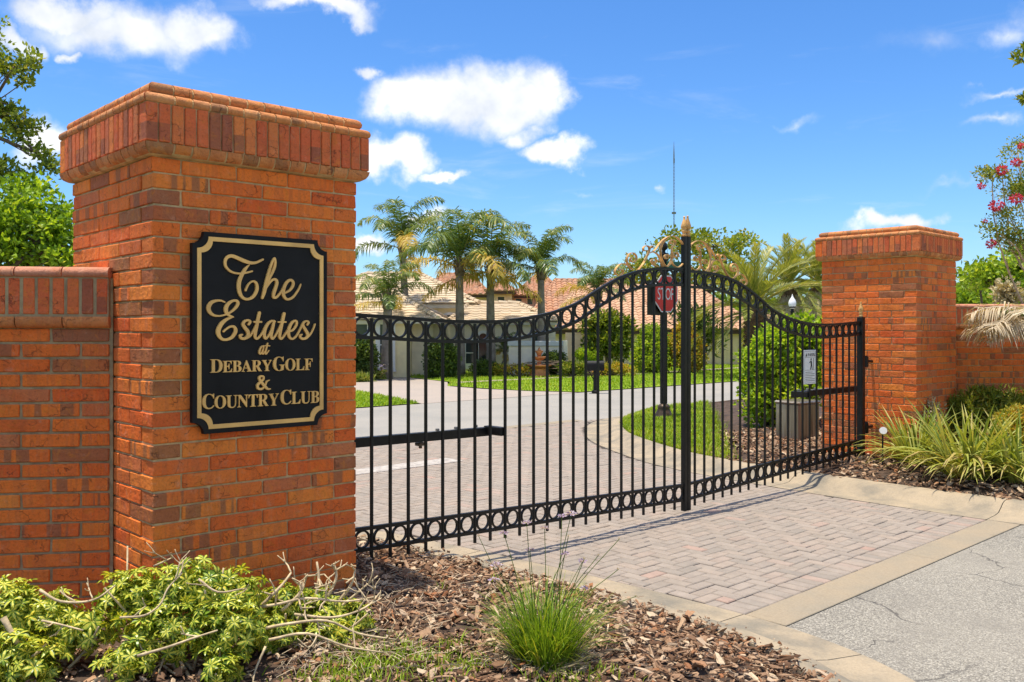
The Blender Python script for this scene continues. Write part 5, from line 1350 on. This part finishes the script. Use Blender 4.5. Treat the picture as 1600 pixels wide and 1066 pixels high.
shrub('clipped_shrub', 'low olive green hedge in front of the end of the cream wall', G0(895, 33.2), [SB(884, 575, 33.2, 11, 7), SB(903, 575, 33.2, 13, 7)], 'oakleaf', .07, .03, 65, 90, 40, .13)
shrub('clipped_shrub', 'bright lime green low hedge behind the mailbox', G0(915, 37), [SB(908, 555, 37, 10, 7), SB(922, 556, 37, 10, 7)], 'limeleaf', .07, .03, 66, 70, 40, .14)
shrub('clipped_shrub', 'tall clipped conical green shrub left of the stop sign post', G0(1018, 36.2), [SB(1018, 562, 36.2, 31, 18), SB(1019, 545, 36.2, 28, 22), SB(1020, 524, 36.2, 18, 16)], 'brightleaf', .09, .04, 67, 240, 44, .22)
shrub('clipped_shrub', 'clipped conical shrub with golden leaves behind the gate meeting posts', G0(1073, 36.0), [SB(1073, 560, 36, 28, 18), SB(1072, 540, 36, 25, 22), SB(1071, 520, 36, 15, 15)], 'goldleaf', .09, .04, 68, 240, 44, .2)
shrub('flower_bed', 'low mixed bed of golden and green plants at the foot of the crape tree', G0(950, 33.6), [SB(940, 578, 33.6, 14, 5), SB(962, 576, 33.6, 15, 6), SB(980, 578, 33.6, 12, 5), SB(813, 578, 33.4, 16, 6), SB(790, 577, 33.4, 10, 6), SB(775, 578, 33.4, 8, 5)], 'goldleaf', .08, .03, 69, 120, 30, .16, cat='flower bed')
for px, Y, lb in ((590, 31.8, 'clump of white and violet flowers under the yellow house window'),):
    rt = shrub('flower_bed', lb, G0(px, Y), [SB(590, 585, Y, 10, 7)], 'flax', .16, .02, 70, 20, 20, .15, cat='flower bed')
    r = rng(70); c = np.array(PX(590, 574, Y)); p = r.normal(size=(60, 3)) * np.array([.2, .15, .09])
    V, F, T = leafset(c + p, unit(r.normal(size=(60, 3))), .09, .04, r); link('blossoms', npmesh('blossoms', V, F, T), M['lilac'], rt)
shrub('border_grass', 'strip of pale yellow border grass at the foot of the yellow house', G0(566, 30.5), [SB(555, 597, 30.5, 10, 4), SB(570, 596, 30.5, 10, 4)], 'flax', .22, .02, 71, 30, 30, .14, cat='border plant')
tree('crape_tree', 'vase shaped crape tree with dark green crown in front of the tan house', 'tree', G0(950, 37.5), PX(952, 550, 37.5),
     [B(950, 528, 37.5, 26, 26), B(928, 512, 37.5, 16, 20), B(972, 512, 37.5, 18, 20), B(950, 502, 37.5, 22, 16), B(938, 545, 37.5, 20, 14), B(968, 545, 37.5, 16, 12)], 'oakleaf', .20, .06, 72, 150, 30, .34, .14)
shrub('palm_shrub', 'spiky dark green plant between the conical shrub and the tan wall', G0(1092, 38), [SB(1090, 505, 38, 22, 20), SB(1105, 530, 38, 16, 20), SB(1066, 495, 38, 16, 14)], 'darkleaf', .42, .04, 73, 50, 20, .35)
shrub('viburnum_bush', 'large bright lime green bush beside the steel operator cabinet', (X(1206, 14.6), 14.6, .12),
      [SB(1195, 625, 14.5, 40, 42), SB(1232, 600, 14.6, 50, 48), SB(1250, 565, 14.8, 46, 50), SB(1205, 570, 14.6, 44, 44), SB(1225, 535, 14.7, 40, 30), SB(1262, 530, 14.9, 34, 30)], 'limeleaf', .085, .034, 74, 330, 46, .17, stem=.06, inner=.62)

def blade_mesh(name, L, e0, droop, w, seed, k=6, keel=.25, tint=None):
    r = rng(seed); p = np.zeros(3); V = []; F = []
    for i in range(k + 1):
        t = i / k; e = e0 - droop * t ** 1.4; d = np.array([math.cos(e), 0, math.sin(e)])
        ww = w * (.55 + .9 * t if t < .4 else 1.0 * (1 - ((t - .4) / .6) ** 1.8) * .91 + .0); nrm = np.array([-d[2], 0, d[0]])
        V += [p + np.array([0, -ww, 0]) + nrm * ww * keel, p - nrm * 0, p + np.array([0, ww, 0]) + nrm * ww * keel]; p = p + d * L / k
    for i in range(k):
        for j in range(2): F.append((i * 3 + j, i * 3 + j + 1, i * 3 + 4 + j, i * 3 + 3 + j))
    T = []
    for i in range(k):
        for j in range(2): T.append(np.clip((tint if tint is not None else .5) + .12 * (i / k - .4) + r.normal(0, .05), 0, 1))
    return npmesh(name, np.array(V), np.array(F), T)
FX = [blade_mesh('leaf_blade', 1.0, R(e), R(dr), .020, 10 * e + s, tint=tn) for s, (e, dr, tn) in enumerate(((80, 30, .35), (72, 60, .55), (62, 80, .62), (55, 95, .5), (45, 90, .7), (68, 25, .78), (35, 70, .6), (50, 120, .9)))]
for f in FX: f.materials.append(M['flax'])
def flax(label, c, n, L, seed, spread=.16):
    r = rng(seed); root = thing('flax_lily', label, 'plant', c, 'flax lily clumps by the farther pillar')
    for i in range(n):
        a = r.uniform(0, 2 * math.pi); q = spread * math.sqrt(r.uniform(0, 1)); s = L * r.uniform(.65, 1.15)
        link('leaf_blade', FX[int(r.integers(0, len(FX)))], None, root, (c[0] + q * math.cos(a), c[1] + q * math.sin(a), c[2] + .005), (r.uniform(-.3, .3), r.uniform(-.1, .15), a + r.uniform(-.8, .8)), (s, s, s))
flax('strap leaved flax lily clump nearest the farther pillar', GR(1434, 728, .17), 210, .74, 81)
flax('wide pale striped flax lily clump in the middle of the right bed', GR(1514, 746, .17), 240, .86, 82, .22)
flax('flax lily clump cut by the right edge of the photo', GR(1600, 754, .17), 210, .80, 83, .2)
flax('small flax lily clump behind the middle one, against the brick pillar', GR(1490, 705, .17), 100, .72, 84)
shrub('podocarpus_shrub', 'dark green needle leaved shrub at the foot of the right brick wall', (*AT(1545, 665, 11.4)[:2], .15), [SB(1500, 648, 11.6, 34, 22), SB(1545, 640, 11.4, 36, 26), SB(1590, 645, 11.4, 40, 30), SB(1480, 648, 11.5, 14, 22)], 'oakleaf', .085, .012, 85, 170, 46, .12, stem=.02)
shrub('golden_shrub', 'rounded shrub with orange yellow tips at the right edge of the bed', (*AT(1598, 700, 10.2)[:2], .15), [SB(1605, 672, 10.2, 44, 36), SB(1585, 690, 10.1, 24, 26)], 'goldleaf', .035, .014, 86, 150, 60, .09, stem=.015)
shrub('dry_shrub', 'thin dry purplish plant in the corner beside the farther pillar', (*AT(1452, 690, 11.0)[:2], .15), [SB(1448, 640, 11.0, 16, 16), SB(1462, 648, 11.0, 12, 12)], 'straw', .04, .012, 87, 26, 24, .08, stem=.008)
# bleached palm hanging over the right wall
bp_ = thing('bleached_palm', 'palm with drooping bleached fronds in front of the right brick wall', 'palm tree', (X(1640, 11), 11, .15))
m = MB(); m.tube([(X(1640, 11), 11, .1), (X(1636, 11), 11, 1.2), (X(1630, 11), 11, 2.0)], [.10, .09, .08], 10); m.build('trunk', M['palmtrunk'], bp_, False, True)
bf = [frond_mesh('frond', 1.0, R(e), R(dr), 46, .50, 400 + s, .22, .018, wl=.010) for s, (e, dr) in enumerate(((35, 70), (20, 60), (8, 55)))]
for f in bf: f.materials.append(M['deadfrond'])
gf = frond_mesh('frond', 1.0, R(28), R(50), 46, .34, 410, .2, .018, wl=.012); gf.materials.append(M['palmleaf'])
cx, cy, cz = X(1630, 11), 11, Z(505, 11)
r = rng(9)
for i, (a, s, e) in enumerate(((178, .95, 0), (192, .9, 1), (165, .9, 0), (205, .95, 1), (185, .8, 2), (150, .9, 1), (225, .9, 0), (250, .9, 1), (20, .9, 0), (60, .9, 1), (320, .9, 2), (290, .9, 0))):
    link('frond', bf[e], None, bp_, (cx, cy, cz - .03 * (i % 3)), (0, 0, R(a)), (s, s, s))
for a, s in ((182, .62), (200, .6), (160, .6), (90, .7), (0, .7), (270, .7)): link('frond', gf, None, bp_, (cx, cy, cz + .04), (0, 0, R(a)), (s, s, s))
# far tree line
r = rng(91); cs, rs = [], []
for i in range(1000):
    a = r.uniform(-math.pi, math.pi); D_ = r.uniform(120, 150); h = r.uniform(1, 6.8) * (1 if abs(a - math.pi / 2) < .45 else 1.5)
    cs.append((D_ * math.cos(a), D_ * math.sin(a), h)); rs.append(3.2)
V, F, T = clumps(cs, rs, 40, 1.3, .5, r); V[:, 2] = np.maximum(V[:, 2], 0)
o = link('distant_woods', npmesh('distant_woods', V, F, T), M['oakleaf'], kind='stuff'); tag(o, 'distant line of green woods beyond the houses', 'woods')
# ------------------------------------------------------------------ mulch, grass, foreground plants
def chips(name, pts, size, seed, label):
    r = rng(seed); n = len(pts); pts = np.array(pts)
    s = np.stack([r.gamma(2.6, .385, n) * size, r.gamma(3, .33, n) * size * .40, r.uniform(.10, .22, n) * size], 1)
    s[:, 0] = np.clip(s[:, 0], .3 * size, 2.4 * size)
    yaw, pit, rol = r.uniform(0, 2 * math.pi, n), r.normal(0, .35, n), r.normal(0, .4, n)
    cy, sy, cp, sp, cr, sr = np.cos(yaw), np.sin(yaw), np.cos(pit), np.sin(pit), np.cos(rol), np.sin(rol)
    Rm = np.stack([np.stack([cy * cp, cy * sp * sr - sy * cr, cy * sp * cr + sy * sr], 1), np.stack([sy * cp, sy * sp * sr + cy * cr, sy * sp * cr - cy * sr], 1), np.stack([-sp, cp * sr, cp * cr], 1)], 1)
    base = np.array([(-.5, -.35, -.5), (.45, -.5, -.5), (.5, .3, -.5), (-.4, .5, -.5), (-.5, -.3, .5), (.4, -.45, .5), (.45, .3, .5), (-.45, .42, .5), (0, -.5, -.35), (0, .45, -.35), (.02, -.45, .75), (-.03, .42, .7)])
    Fq = np.array([(4, 10, 11, 7), (10, 5, 6, 11), (0, 9, 8, 8), (0, 8, 10, 4), (8, 1, 5, 10), (1, 2, 6, 5), (2, 9, 11, 6), (9, 3, 7, 11), (3, 0, 4, 7)])
    Fq = np.array([f for f in Fq if len(set(f)) == 4])
    V = (base[None] + r.normal(0, .07, (n, 12, 3))) * (1 + r.normal(0, .15, (n, 12, 3))) * (1 - np.sign(base[None, :, :1]) * r.uniform(-.35, .45, (n, 1, 1))) * s[:, None, :]
    V = np.einsum('nij,nkj->nki', Rm, V) + pts[:, None, :]
    F = (Fq[None] + (np.arange(n) * 12)[:, None, None]).reshape(-1, 4)
    o = link(name, npmesh(name, V.reshape(-1, 3), F), M['chip'], kind='stuff'); tag(o, label, 'mulch'); return o
bk = {}
for key, E_, N_ in (('L', LE, NLE), ('R', RE, NRE)):
    Bk = E_ + N_ * .60; k = (Bk[:, 1] > -5.6) & (Bk[:, 1] < 6.8); o_ = np.argsort(Bk[k][:, 1]); bk[key] = (Bk[k][o_, 1], Bk[k][o_, 0])
def ub(side, v): return float(np.interp(v, *bk[side]))
def zl(u, v): return bedh(u, v, max(0, ub('L', v) - u))
def zr(u, v): return bedh(u, v, max(0, u - ub('R', v)))
r = rng(101); P_ = []
for i in range(60000):                          # left bed, densest towards the camera
    v = r.uniform(-3.2, 1.6); u = r.uniform(-3.0, 3.2); b = ub('L', v)
    if u > b + r.normal(.0, .03): continue
    if -.02 < u < 1.24 and 0 < v < 1.24: continue
    x, y, _ = LW(u, v)
    if y < 3.2 or x < -3.0 or x / y < -.62: continue
    keep = 1.0 if x > -1.0 else .5
    if y > 6.5: keep *= .6
    if r.uniform() > keep * .42: continue
    h = zl(u, v) + abs(r.normal(0, .012)) + .01 + (.012 if u > b - .08 else 0)
    P_.append((x, y, h))
chips('bark_mulch', P_, .042, 102, 'brown bark mulch spread round the foreground plants')
Q_ = []
for (x, y, h) in P_:
    for q in range(2):
        if r.uniform() < .8: Q_.append((x + r.normal(0, .03), y + r.normal(0, .03), h - .010 + r.uniform(0, .012)))
for i in range(90):                              # bits that have spilled on to the kerb
    v = r.uniform(-2.6, .9); u = ub('L', v) + abs(r.normal(0, .10)) + .02; x, y, _ = LW(u, v)
    if u < ub('L', v) + .28: Q_.append((x, y, .118 if u < ub('L', v) + .13 else .06 if u < ub('L', v) + .2 else .03))
chips('bark_crumbs', Q_, .017, 104, 'fine bark crumbs and shreds between the larger chips')
P_ = []
for i in range(60000):
    v = r.uniform(-2.6, 3.4); u = r.uniform(7.2, 13.5); b = ub('R', v)
    if u < b + r.normal(0, .03): continue
    if 9.13 < u < 10.37 and 0 < v < 1.23: continue
    if v > 1.6 + (u - 7.6) * .75 + r.normal(0, .15) and u < 9.7: continue
    if v > 3.2: continue
    x, y, _ = LW(u, v)
    if x / y > .62 or r.uniform() > .22: continue
    P_.append((x, y, zr(u, v) + abs(r.normal(0, .012)) + .008))
chips('bark_mulch', P_, .055, 103, 'brown bark mulch in the bed along the right kerb')

def blades(name, pts, hgt, wid, seed, mat, label, cat, lean=.45, tint=(.5, .2)):
    r = rng(seed); n = len(pts); p = np.array(pts); a = r.uniform(0, 2 * math.pi, n); h = hgt * r.uniform(.55, 1.25, n); w = wid * r.uniform(.7, 1.3, n)
    S = np.stack([np.cos(a), np.sin(a), np.zeros(n)], 1); d = np.stack([-np.sin(a), np.cos(a), np.zeros(n)], 1) * (r.normal(0, lean, n))[:, None]
    m1 = p + np.stack([np.zeros(n)] * 2 + [h * .55], 1) + d * (h * .35)[:, None]; t = p + np.stack([np.zeros(n)] * 2 + [h * .9], 1) + d * (h * 1.05)[:, None]
    V = np.stack([p - S * w[:, None], p + S * w[:, None], m1 - S * (w * .8)[:, None], m1 + S * (w * .8)[:, None], t], 1).reshape(-1, 3)
    F = (np.array([(0, 1, 3), (0, 3, 2), (2, 3, 4)])[None] + (np.arange(n) * 5)[:, None, None]).reshape(-1, 3)
    pt_ = .16 * np.sin(p[:, 0] * 1.3 + 2 * np.sin(p[:, 1] * .7)) * np.sin(p[:, 1] * 1.9 + np.sin(p[:, 0] * .9)) + .1 * np.sin(p[:, 0] * 5.1 + p[:, 1] * 4.3)
    T = np.repeat(np.clip(r.normal(tint[0], tint[1], n) + pt_, 0, 1), 3)
    o = link(name, npmesh(name, V, F, T), M[mat], kind='stuff'); tag(o, label, cat); return o
# turf on the island by the stop sign and across the street
P_ = []
for i in range(150000):
    v = r.uniform(1.2, 7.0); u = r.uniform(7.3, 15.5); b = ub('R', v)
    if u < b + .03 or (u > 10.6 and v < 3.0 + (u - 10.6) * .5): continue
    if v < 1.6 + (u - 7.6) * .75 + r.normal(0, .12): continue
    if v > 6.66: continue
    x, y, _ = LW(u, v)
    P_.append((x, y, zr(u, v) - .004))
    if len(P_) > 42000: break
blades('turf', P_, .075, .006, 111, 'grass', 'bright green turf on the kerbed island by the stop sign', 'grass')
isl = [(ub('R', v) + .01, v) for v in np.linspace(1.55, 6.66, 40)]
P_ = []
def inpoly(x, y, poly):
    c = False; j = len(poly) - 1
    for i in range(len(poly)):
        if (poly[i][1] > y) != (poly[j][1] > y) and x < (poly[j][0] - poly[i][0]) * (y - poly[i][1]) / (poly[j][1] - poly[i][1]) + poly[i][0]: c = not c
        j = i
    return c
PL = [(16.9, VS1 + .02), (60, VS1 + .02), (60, 26), (20, 26), (17.35, 18.85), (16.05, 17.25), (15.98, 15.6), (16.2, 14.0)]
PF = [(2, VS1 + .02), (11.28, VS1 + .02), (12.45, 17), (12.6, 17.6), (2, 17.6)]
n_ = 0
while n_ < 60000:
    if r.uniform() < .25: u, v, pl = r.uniform(5, 12.6), r.uniform(VS1, 17.6), PF
    else: u, v, pl = r.uniform(15.9, 45), r.uniform(VS1, 26), PL
    if inpoly(u, v, pl):
        if pl is PL and abs(v - 18.1) < .35 and u > 17: continue
        x, y, _ = LW(u, v); P_.append((x, y, .012)); n_ += 1
blades('turf', P_, .08, .014, 112, 'grass', 'bright green lawns in front of the houses across the street', 'grass', tint=(.55, .2))
# weeds between the mulch at the bottom edge
P_ = []
for (px, py, s, n) in ((600, 1045, .20, 900), (680, 1055, .22, 700), (560, 1060, .2, 700), (640, 1030, .10, 200), (710, 1010, .08, 120), (520, 1075, .2, 500), (690, 925, .025, 40), (772, 905, .025, 40), (900, 1070, .2, 500), (735, 1060, .1, 200)):
    c = GR(px, py, .17); P_ += [(c[0] + a, c[1] + b, zl(*W2L(c[0] + a, c[1] + b)) + .01) for a, b in r.normal(0, s * .55, (int(n * .30), 2))]
blades('weeds', P_, .055, .003, 113, 'grass', 'patchy weeds and grass growing through the mulch at the bottom edge', 'weeds', .7)
P_ = []
for i in range(16000):
    u, v = r.uniform(-9, 2.3), r.uniform(-5.4, -2.6)
    if u < ub('L', v) - .05 and v < -2.9 + r.normal(0, .12): x, y, _ = LW(u, v); P_.append((x, y, zl(u, v)))
blades('turf', P_, .06, .005, 114, 'grass', 'grass verge in front of the mulch bed', 'grass')
# dry pine straw and twigs lying on the mulch
P_ = []
for i in range(900):
    px, py = r.uniform(430, 1000), r.uniform(900, 1066); c = GR(px, py, .17)
    u, v = W2L(c[0], c[1])
    if u > ub('L', v) - .05 or r.uniform() > (.9 if px < 680 else .3): continue
    P_.append((c[0], c[1], zl(u, v) + .035))
m = MB()
for p in P_:
    a = r.uniform(0, 2 * math.pi); L_ = r.uniform(.05, .16); q = .25 * r.normal()
    m.tube([(p[0] - math.cos(a) * L_ / 2, p[1] - math.sin(a) * L_ / 2, p[2] + r.uniform(-.01, .02)), (p[0] + q * .04, p[1], p[2] + .012), (p[0] + math.cos(a) * L_ / 2, p[1] + math.sin(a) * L_ / 2, p[2] + r.uniform(-.01, .02))], .0016, 3, False)
o = m.build('dry_straw', M['dead'], kind='stuff'); tag(o, 'dry straw and broken twigs lying on the mulch', 'straw')

# society garlic
gc = GR(852, 1040, .17)
gl = thing('society_garlic', 'grassy green clump with tall lilac flower stalks at the bottom middle', 'plant', gc)
V, F, T, nb = [], [], [], 0
for i in range(820):
    a = r.uniform(0, 2 * math.pi); q = .115 * math.sqrt(r.uniform()); L_ = r.uniform(.22, .45) ; e0 = R(r.uniform(48, 88)); dr = R(r.uniform(10, 80)); p = np.array([gc[0] + q * math.cos(a), gc[1] + q * math.sin(a), gc[2] - .01])
    aa = a + r.normal(0, .7); w = r.uniform(.0024, .0042); tn = np.clip(r.normal(.5, .18), 0, 1) if r.uniform() < .86 else .98; k = 5; st = nb
    for j in range(k + 1):
        t = j / k; e = e0 - dr * t ** 1.5; ww = w * (1 - .85 * t ** 2); V.append(p + np.array([-math.sin(aa), math.cos(aa), 0]) * ww); V.append(p - np.array([-math.sin(aa), math.cos(aa), 0]) * ww); nb += 2
        p = p + np.array([math.cos(e) * math.cos(aa), math.cos(e) * math.sin(aa), math.sin(e)]) * L_ / k
    for j in range(k): F.append((st + 2 * j, st + 2 * j + 1, st + 2 * j + 3, st + 2 * j + 2)); T.append(tn)
link('foliage', npmesh('foliage', np.array(V), np.array(F), T), M['garlic'], gl)
k = 200; a = r.uniform(0, 2 * math.pi, k); q = .11 * np.sqrt(r.uniform(0, 1, k)); D = unit(np.stack([np.cos(a), np.sin(a), r.uniform(.05, .7, k)], 1))
V, F, T = leafset(np.stack([gc[0] + q * np.cos(a), gc[1] + q * np.sin(a), np.full(k, gc[2] + .01)], 1), D, r.uniform(.10, .26, k), .003, r)
link('dead_leaves', npmesh('dead_leaves', V, F, T), M['straw'], gl)
STK = [(787, 832, 1), (823, 818, 1), (851, 826, 1), (878, 806, 1), (893, 802, 2), (910, 878, 1), (776, 884, 2), (772, 906, 2), (828, 860, 1), (884, 865, 1), (913, 873, 0), (968, 842, 0), (935, 868, 0), (966, 890, 0), (888, 838, 0), (912, 920, 1), (748, 838, 0), (994, 932, 0)]
for (px, py, fl) in STK:
    Y = gc[1] + r.uniform(-.05, .12); tp = np.array(AT(px, py, Y)); b0 = np.array([gc[0] + r.normal(0, .05), gc[1] + r.normal(0, .04), gc[2] + .02]); mid = (b0 + tp) / 2 + np.array([0, 0, .05]) + r.normal(0, .008, 3)
    m = MB(); m.tube([tuple(p) for p in spline([b0, mid, tp], 5)], [.0022] * 5 + [.0017] * 6, 4); sk = m.build('flower_stalk', M['garlic'], gl)
    k = 26 if fl else 10; ps = unit(r.normal(size=(k, 3))); ps[:, 2] = np.abs(ps[:, 2]) * (.6 if fl else 1.2) - (.2 if r.uniform() < .5 else 0)
    s = .027 if fl == 2 else .022 if fl else .008
    V, F, T = leafset(tp + ps * s * .25, ps, s * r.uniform(.7, 1.2, k), s * .22, r)
    link('flower_head', npmesh('flower_head', V, F, T), M['lilac'] if fl else M['straw'], sk)

# variegated shrubs along the foot of the pillar
def rosette(seed, ng):
    """one palmate leaf: seven leaflets with pale centres and green margins"""
    r = rng(seed); V, F, T, nb = [], [], [], 0
    for i in range(ng):
        a = 2 * math.pi * (i + r.uniform(-.15, .15)) / ng; L_ = r.uniform(.75, 1.05); w = L_ * r.uniform(.17, .22); el = R(r.uniform(-5, 18)); dr = R(r.uniform(25, 60)); p = np.array([0, 0, 0.0]); st = nb; k = 4
        sd = np.array([-math.sin(a), math.cos(a), 0])
        for j in range(k + 1):
            t = j / k; e = el - dr * t; d = np.array([math.cos(e) * math.cos(a), math.cos(e) * math.sin(a), math.sin(e)]); nm = np.array([0, 0, 1.0])
            ww = w * (.18, .75, 1.0, .82, .06)[j]; iw = ww * (.5 + r.uniform(-.2, .15))
            for q in (-ww, -iw, iw, ww): V.append(p + sd * q + nm * abs(q) * .35)
            nb += 4; p = p + d * L_ / k
        yel = r.uniform(.58, .85)
        for j in range(k):
            for q in range(3): F.append((st + 4 * j + q, st + 4 * j + q + 1, st + 4 * j + 5 + q, st + 4 * j + 4 + q)); T.append(np.clip((yel if q == 1 else .34) + r.normal(0, .06), 0, 1))
    ROD.append((np.array(V), np.array(F), np.array(T)))
    return npmesh('palmate_leaf', np.array(V), np.array(F), T)
ROD = []
RO = [rosette(500 + s, (7, 8, 6, 7)[s % 4]) for s in range(6)]
for me in RO: me.materials.append(M['vari'])
def twig(m, p, d, L_, r0, depth, r, ends, wob=.35):
    p = np.array(p, float); d = unit(np.array(d, float)); k = 4; P2 = [p.copy()]
    for i in range(k):
        d = unit(d + r.normal(size=3) * wob * .4 + np.array([0, 0, .06])); p = p + d * L_ / k; p[2] = max(p[2], .17); P2.append(p.copy())
    m.tube([tuple(q) for q in P2], list(np.linspace(r0, r0 * .72, k + 1)), 5); ends.append((p, d))
    if depth:
        for j in range(int(r.integers(1, 4))):
            s = P2[int(r.integers(2, k + 1))]; twig(m, s, d + r.normal(size=3) * .9, L_ * r.uniform(.55, .85), r0 * .68, depth - 1, r, ends, wob)
def vari_shrub(label, c, blobs, n, size, seed, bare=0, sprawl=()):
    r = rng(seed); root = thing('variegated_shrub', label, 'shrub', c, 'variegated shrubs at the foot of the pillar'); m = MB(); ends = []
    for (bc, R3) in blobs:
        for q in range(3): dd = np.array(bc) - np.array(c) + r.normal(size=3) * .05; twig(m, (c[0] + r.normal(0, .06), c[1] + r.normal(0, .05), c[2] - .02), dd, np.linalg.norm(dd) * r.uniform(.45, .7), .009, 1, r, ends, .15)
    m.build('stem', M['twig'], root, False, True)
    for s in sprawl:                            # pale bare branches, each a part
        mm = MB(); e2 = []; pts = [AT(*q) for q in s[0]]; sp_ = spline(pts, 4); mm.tube([tuple(q) for q in sp_], list(np.linspace(s[1], s[1] * .55, len(sp_))), 6)
        for q in range(max(1, int(s[2] * .7))):
            i = int(r.integers(2, len(sp_))); twig(mm, sp_[i], r.normal(size=3) + np.array([0, -.2, s[3]]), r.uniform(.04, .10), s[1] * .6, 1, r, e2, .3)
        mm.build('bare_branch', M['twig'], root, False, True)
    allw = sum((b[1][0] * b[1][1] * b[1][2]) ** .67 for b in blobs)
    more = []
    for (bc, R3) in blobs:
        for p in shell(bc, R3, int(n * 2.8 * (R3[0] * R3[1] * R3[2]) ** .67 / allw), r, .15):
            p[2] = max(p[2], .18 + r.uniform(0, .03)); v, f, t_ = ROD[int(r.integers(0, 6))]; s = size * r.uniform(.55, 1.05)
            out = unit((p - np.array(bc)) / np.array(R3) + np.array([0, 0, .5]) + r.normal(size=3) * .5)
            e = Euler((0, 0, r.uniform(0, 6.28))); e.rotate(Vector(out).to_track_quat('Z', 'Y')); more.append((v @ np.array(e.to_matrix()).T * s + p, f, np.clip(t_ + r.normal(0, .07), 0, 1)))
    V_, F_, T_ = join(more); link('inner_foliage', npmesh('inner_foliage', V_, F_, T_), M['vari'], root, kind='stuff')
    for (bc, R3) in blobs:
        k = int(n * (R3[0] * R3[1] * R3[2]) ** .67 / allw)
        for p in shell(bc, R3, k, r, .45):
            if p[2] < .19: p[2] = .19 + r.uniform(0, .04)
            out = unit((p - np.array(bc)) / np.array(R3) + np.array([0, 0, .55]) + r.normal(size=3) * .35); s = size * r.uniform(.6, 1.2)
            q = Vector(out).to_track_quat('Z', 'Y').to_euler()
            e = Euler((0, 0, r.uniform(0, 6.28))); e.rotate(q.to_quaternion())
            link('palmate_leaf', RO[int(r.integers(0, 6))], None, root, tuple(p), e, (s, s, s))
    return root
def VB(px, py, Y, rx, rz, ry): k = Y / FPX; return (AT(px, py, Y), (rx * k, ry, rz * k))
vari_shrub('variegated yellow and green shrub at the left edge with a thick slanting bare stem', (-2.20, 4.15, .17), [VB(20, 950, 4.15, 45, 48, .14), VB(75, 960, 4.2, 50, 42, .15), VB(130, 985, 4.2, 50, 34, .15), VB(40, 1030, 4.0, 60, 50, .14), VB(-60, 980, 4.1, 60, 60, .2)], 295, .050, 201,
           sprawl=[([(5, 965, 3.98), (30, 1010, 3.97), (60, 1050, 3.97)], .014, 2, .2), ([(62, 922, 4.05), (95, 940, 4.05), (145, 938, 4.08), (180, 915, 4.1)], .007, 4, .6), ([(65, 970, 4.0), (90, 975, 4.0), (130, 985, 4.0)], .006, 3, .2)])
vari_shrub('dense variegated yellow and green shrub in front of the pillar corner', (-1.42, 4.22, .17), [VB(190, 935, 4.3, 46, 40, .14), VB(245, 925, 4.28, 55, 48, .15), VB(310, 915, 4.25, 62, 44, .14), VB(372, 925, 4.28, 42, 44, .14), VB(260, 985, 4.12, 85, 48, .13), VB(350, 985, 4.12, 70, 55, .13), VB(350, 1045, 4.0, 40, 28, .10), VB(200, 1030, 4.0, 50, 30, .10)], 298, .050, 202,
           sprawl=[([(188, 965, 4.0), (225, 962, 3.98), (250, 945, 4.0), (262, 920, 4.05), (285, 895, 4.1)], .006, 5, .5), ([(215, 1025, 3.92), (260, 1012, 3.92), (300, 998, 3.95), (340, 985, 4.0)], .007, 4, .2), ([(310, 905, 4.05), (340, 925, 4.05), (380, 920, 4.1)], .006, 4, .6), ([(240, 885, 4.15), (268, 872, 4.2)], .005, 3, .6)])
vari_shrub('sparse variegated shrub with many pale bare cut branches below the sign', (-1.02, 4.62, .17), [VB(440, 945, 4.6, 50, 34, .12), VB(500, 950, 4.62, 50, 36, .12), VB(555, 965, 4.65, 34, 30, .10), VB(420, 990, 4.4, 50, 36, .12), VB(520, 985, 4.5, 50, 28, .12)], 170, .048, 203,
           sprawl=[([(410, 945, 4.45), (440, 915, 4.5), (455, 895, 4.55)], .009, 5, .8), ([(440, 955, 4.5), (470, 925, 4.55), (478, 900, 4.6)], .009, 5, .8), ([(490, 950, 4.6), (498, 905, 4.62), (495, 878, 4.65)], .010, 5, .9), ([(505, 945, 4.6), (525, 905, 4.62), (522, 880, 4.65)], .009, 5, .9), ([(520, 950, 4.6), (548, 915, 4.62), (555, 890, 4.65)], .009, 5, .8), ([(530, 950, 4.6), (560, 925, 4.6), (590, 900, 4.62)], .007, 4, .7),
                   ([(390, 950, 4.3), (430, 945, 4.3), (480, 935, 4.35), (540, 940, 4.4), (600, 930, 4.5)], .008, 8, .3), ([(400, 985, 4.2), (450, 975, 4.2), (510, 970, 4.25), (560, 990, 4.3), (620, 1000, 4.35)], .008, 8, .2), ([(420, 1000, 4.1), (480, 990, 4.12), (540, 1010, 4.15), (600, 1020, 4.2)], .007, 8, .2), ([(460, 960, 4.3), (520, 965, 4.3), (570, 950, 4.4), (595, 925, 4.5)], .007, 7, .4), ([(415, 1010, 4.1), (400, 1045, 4.05), (395, 1066, 4.0)], .006, 3, .1)])
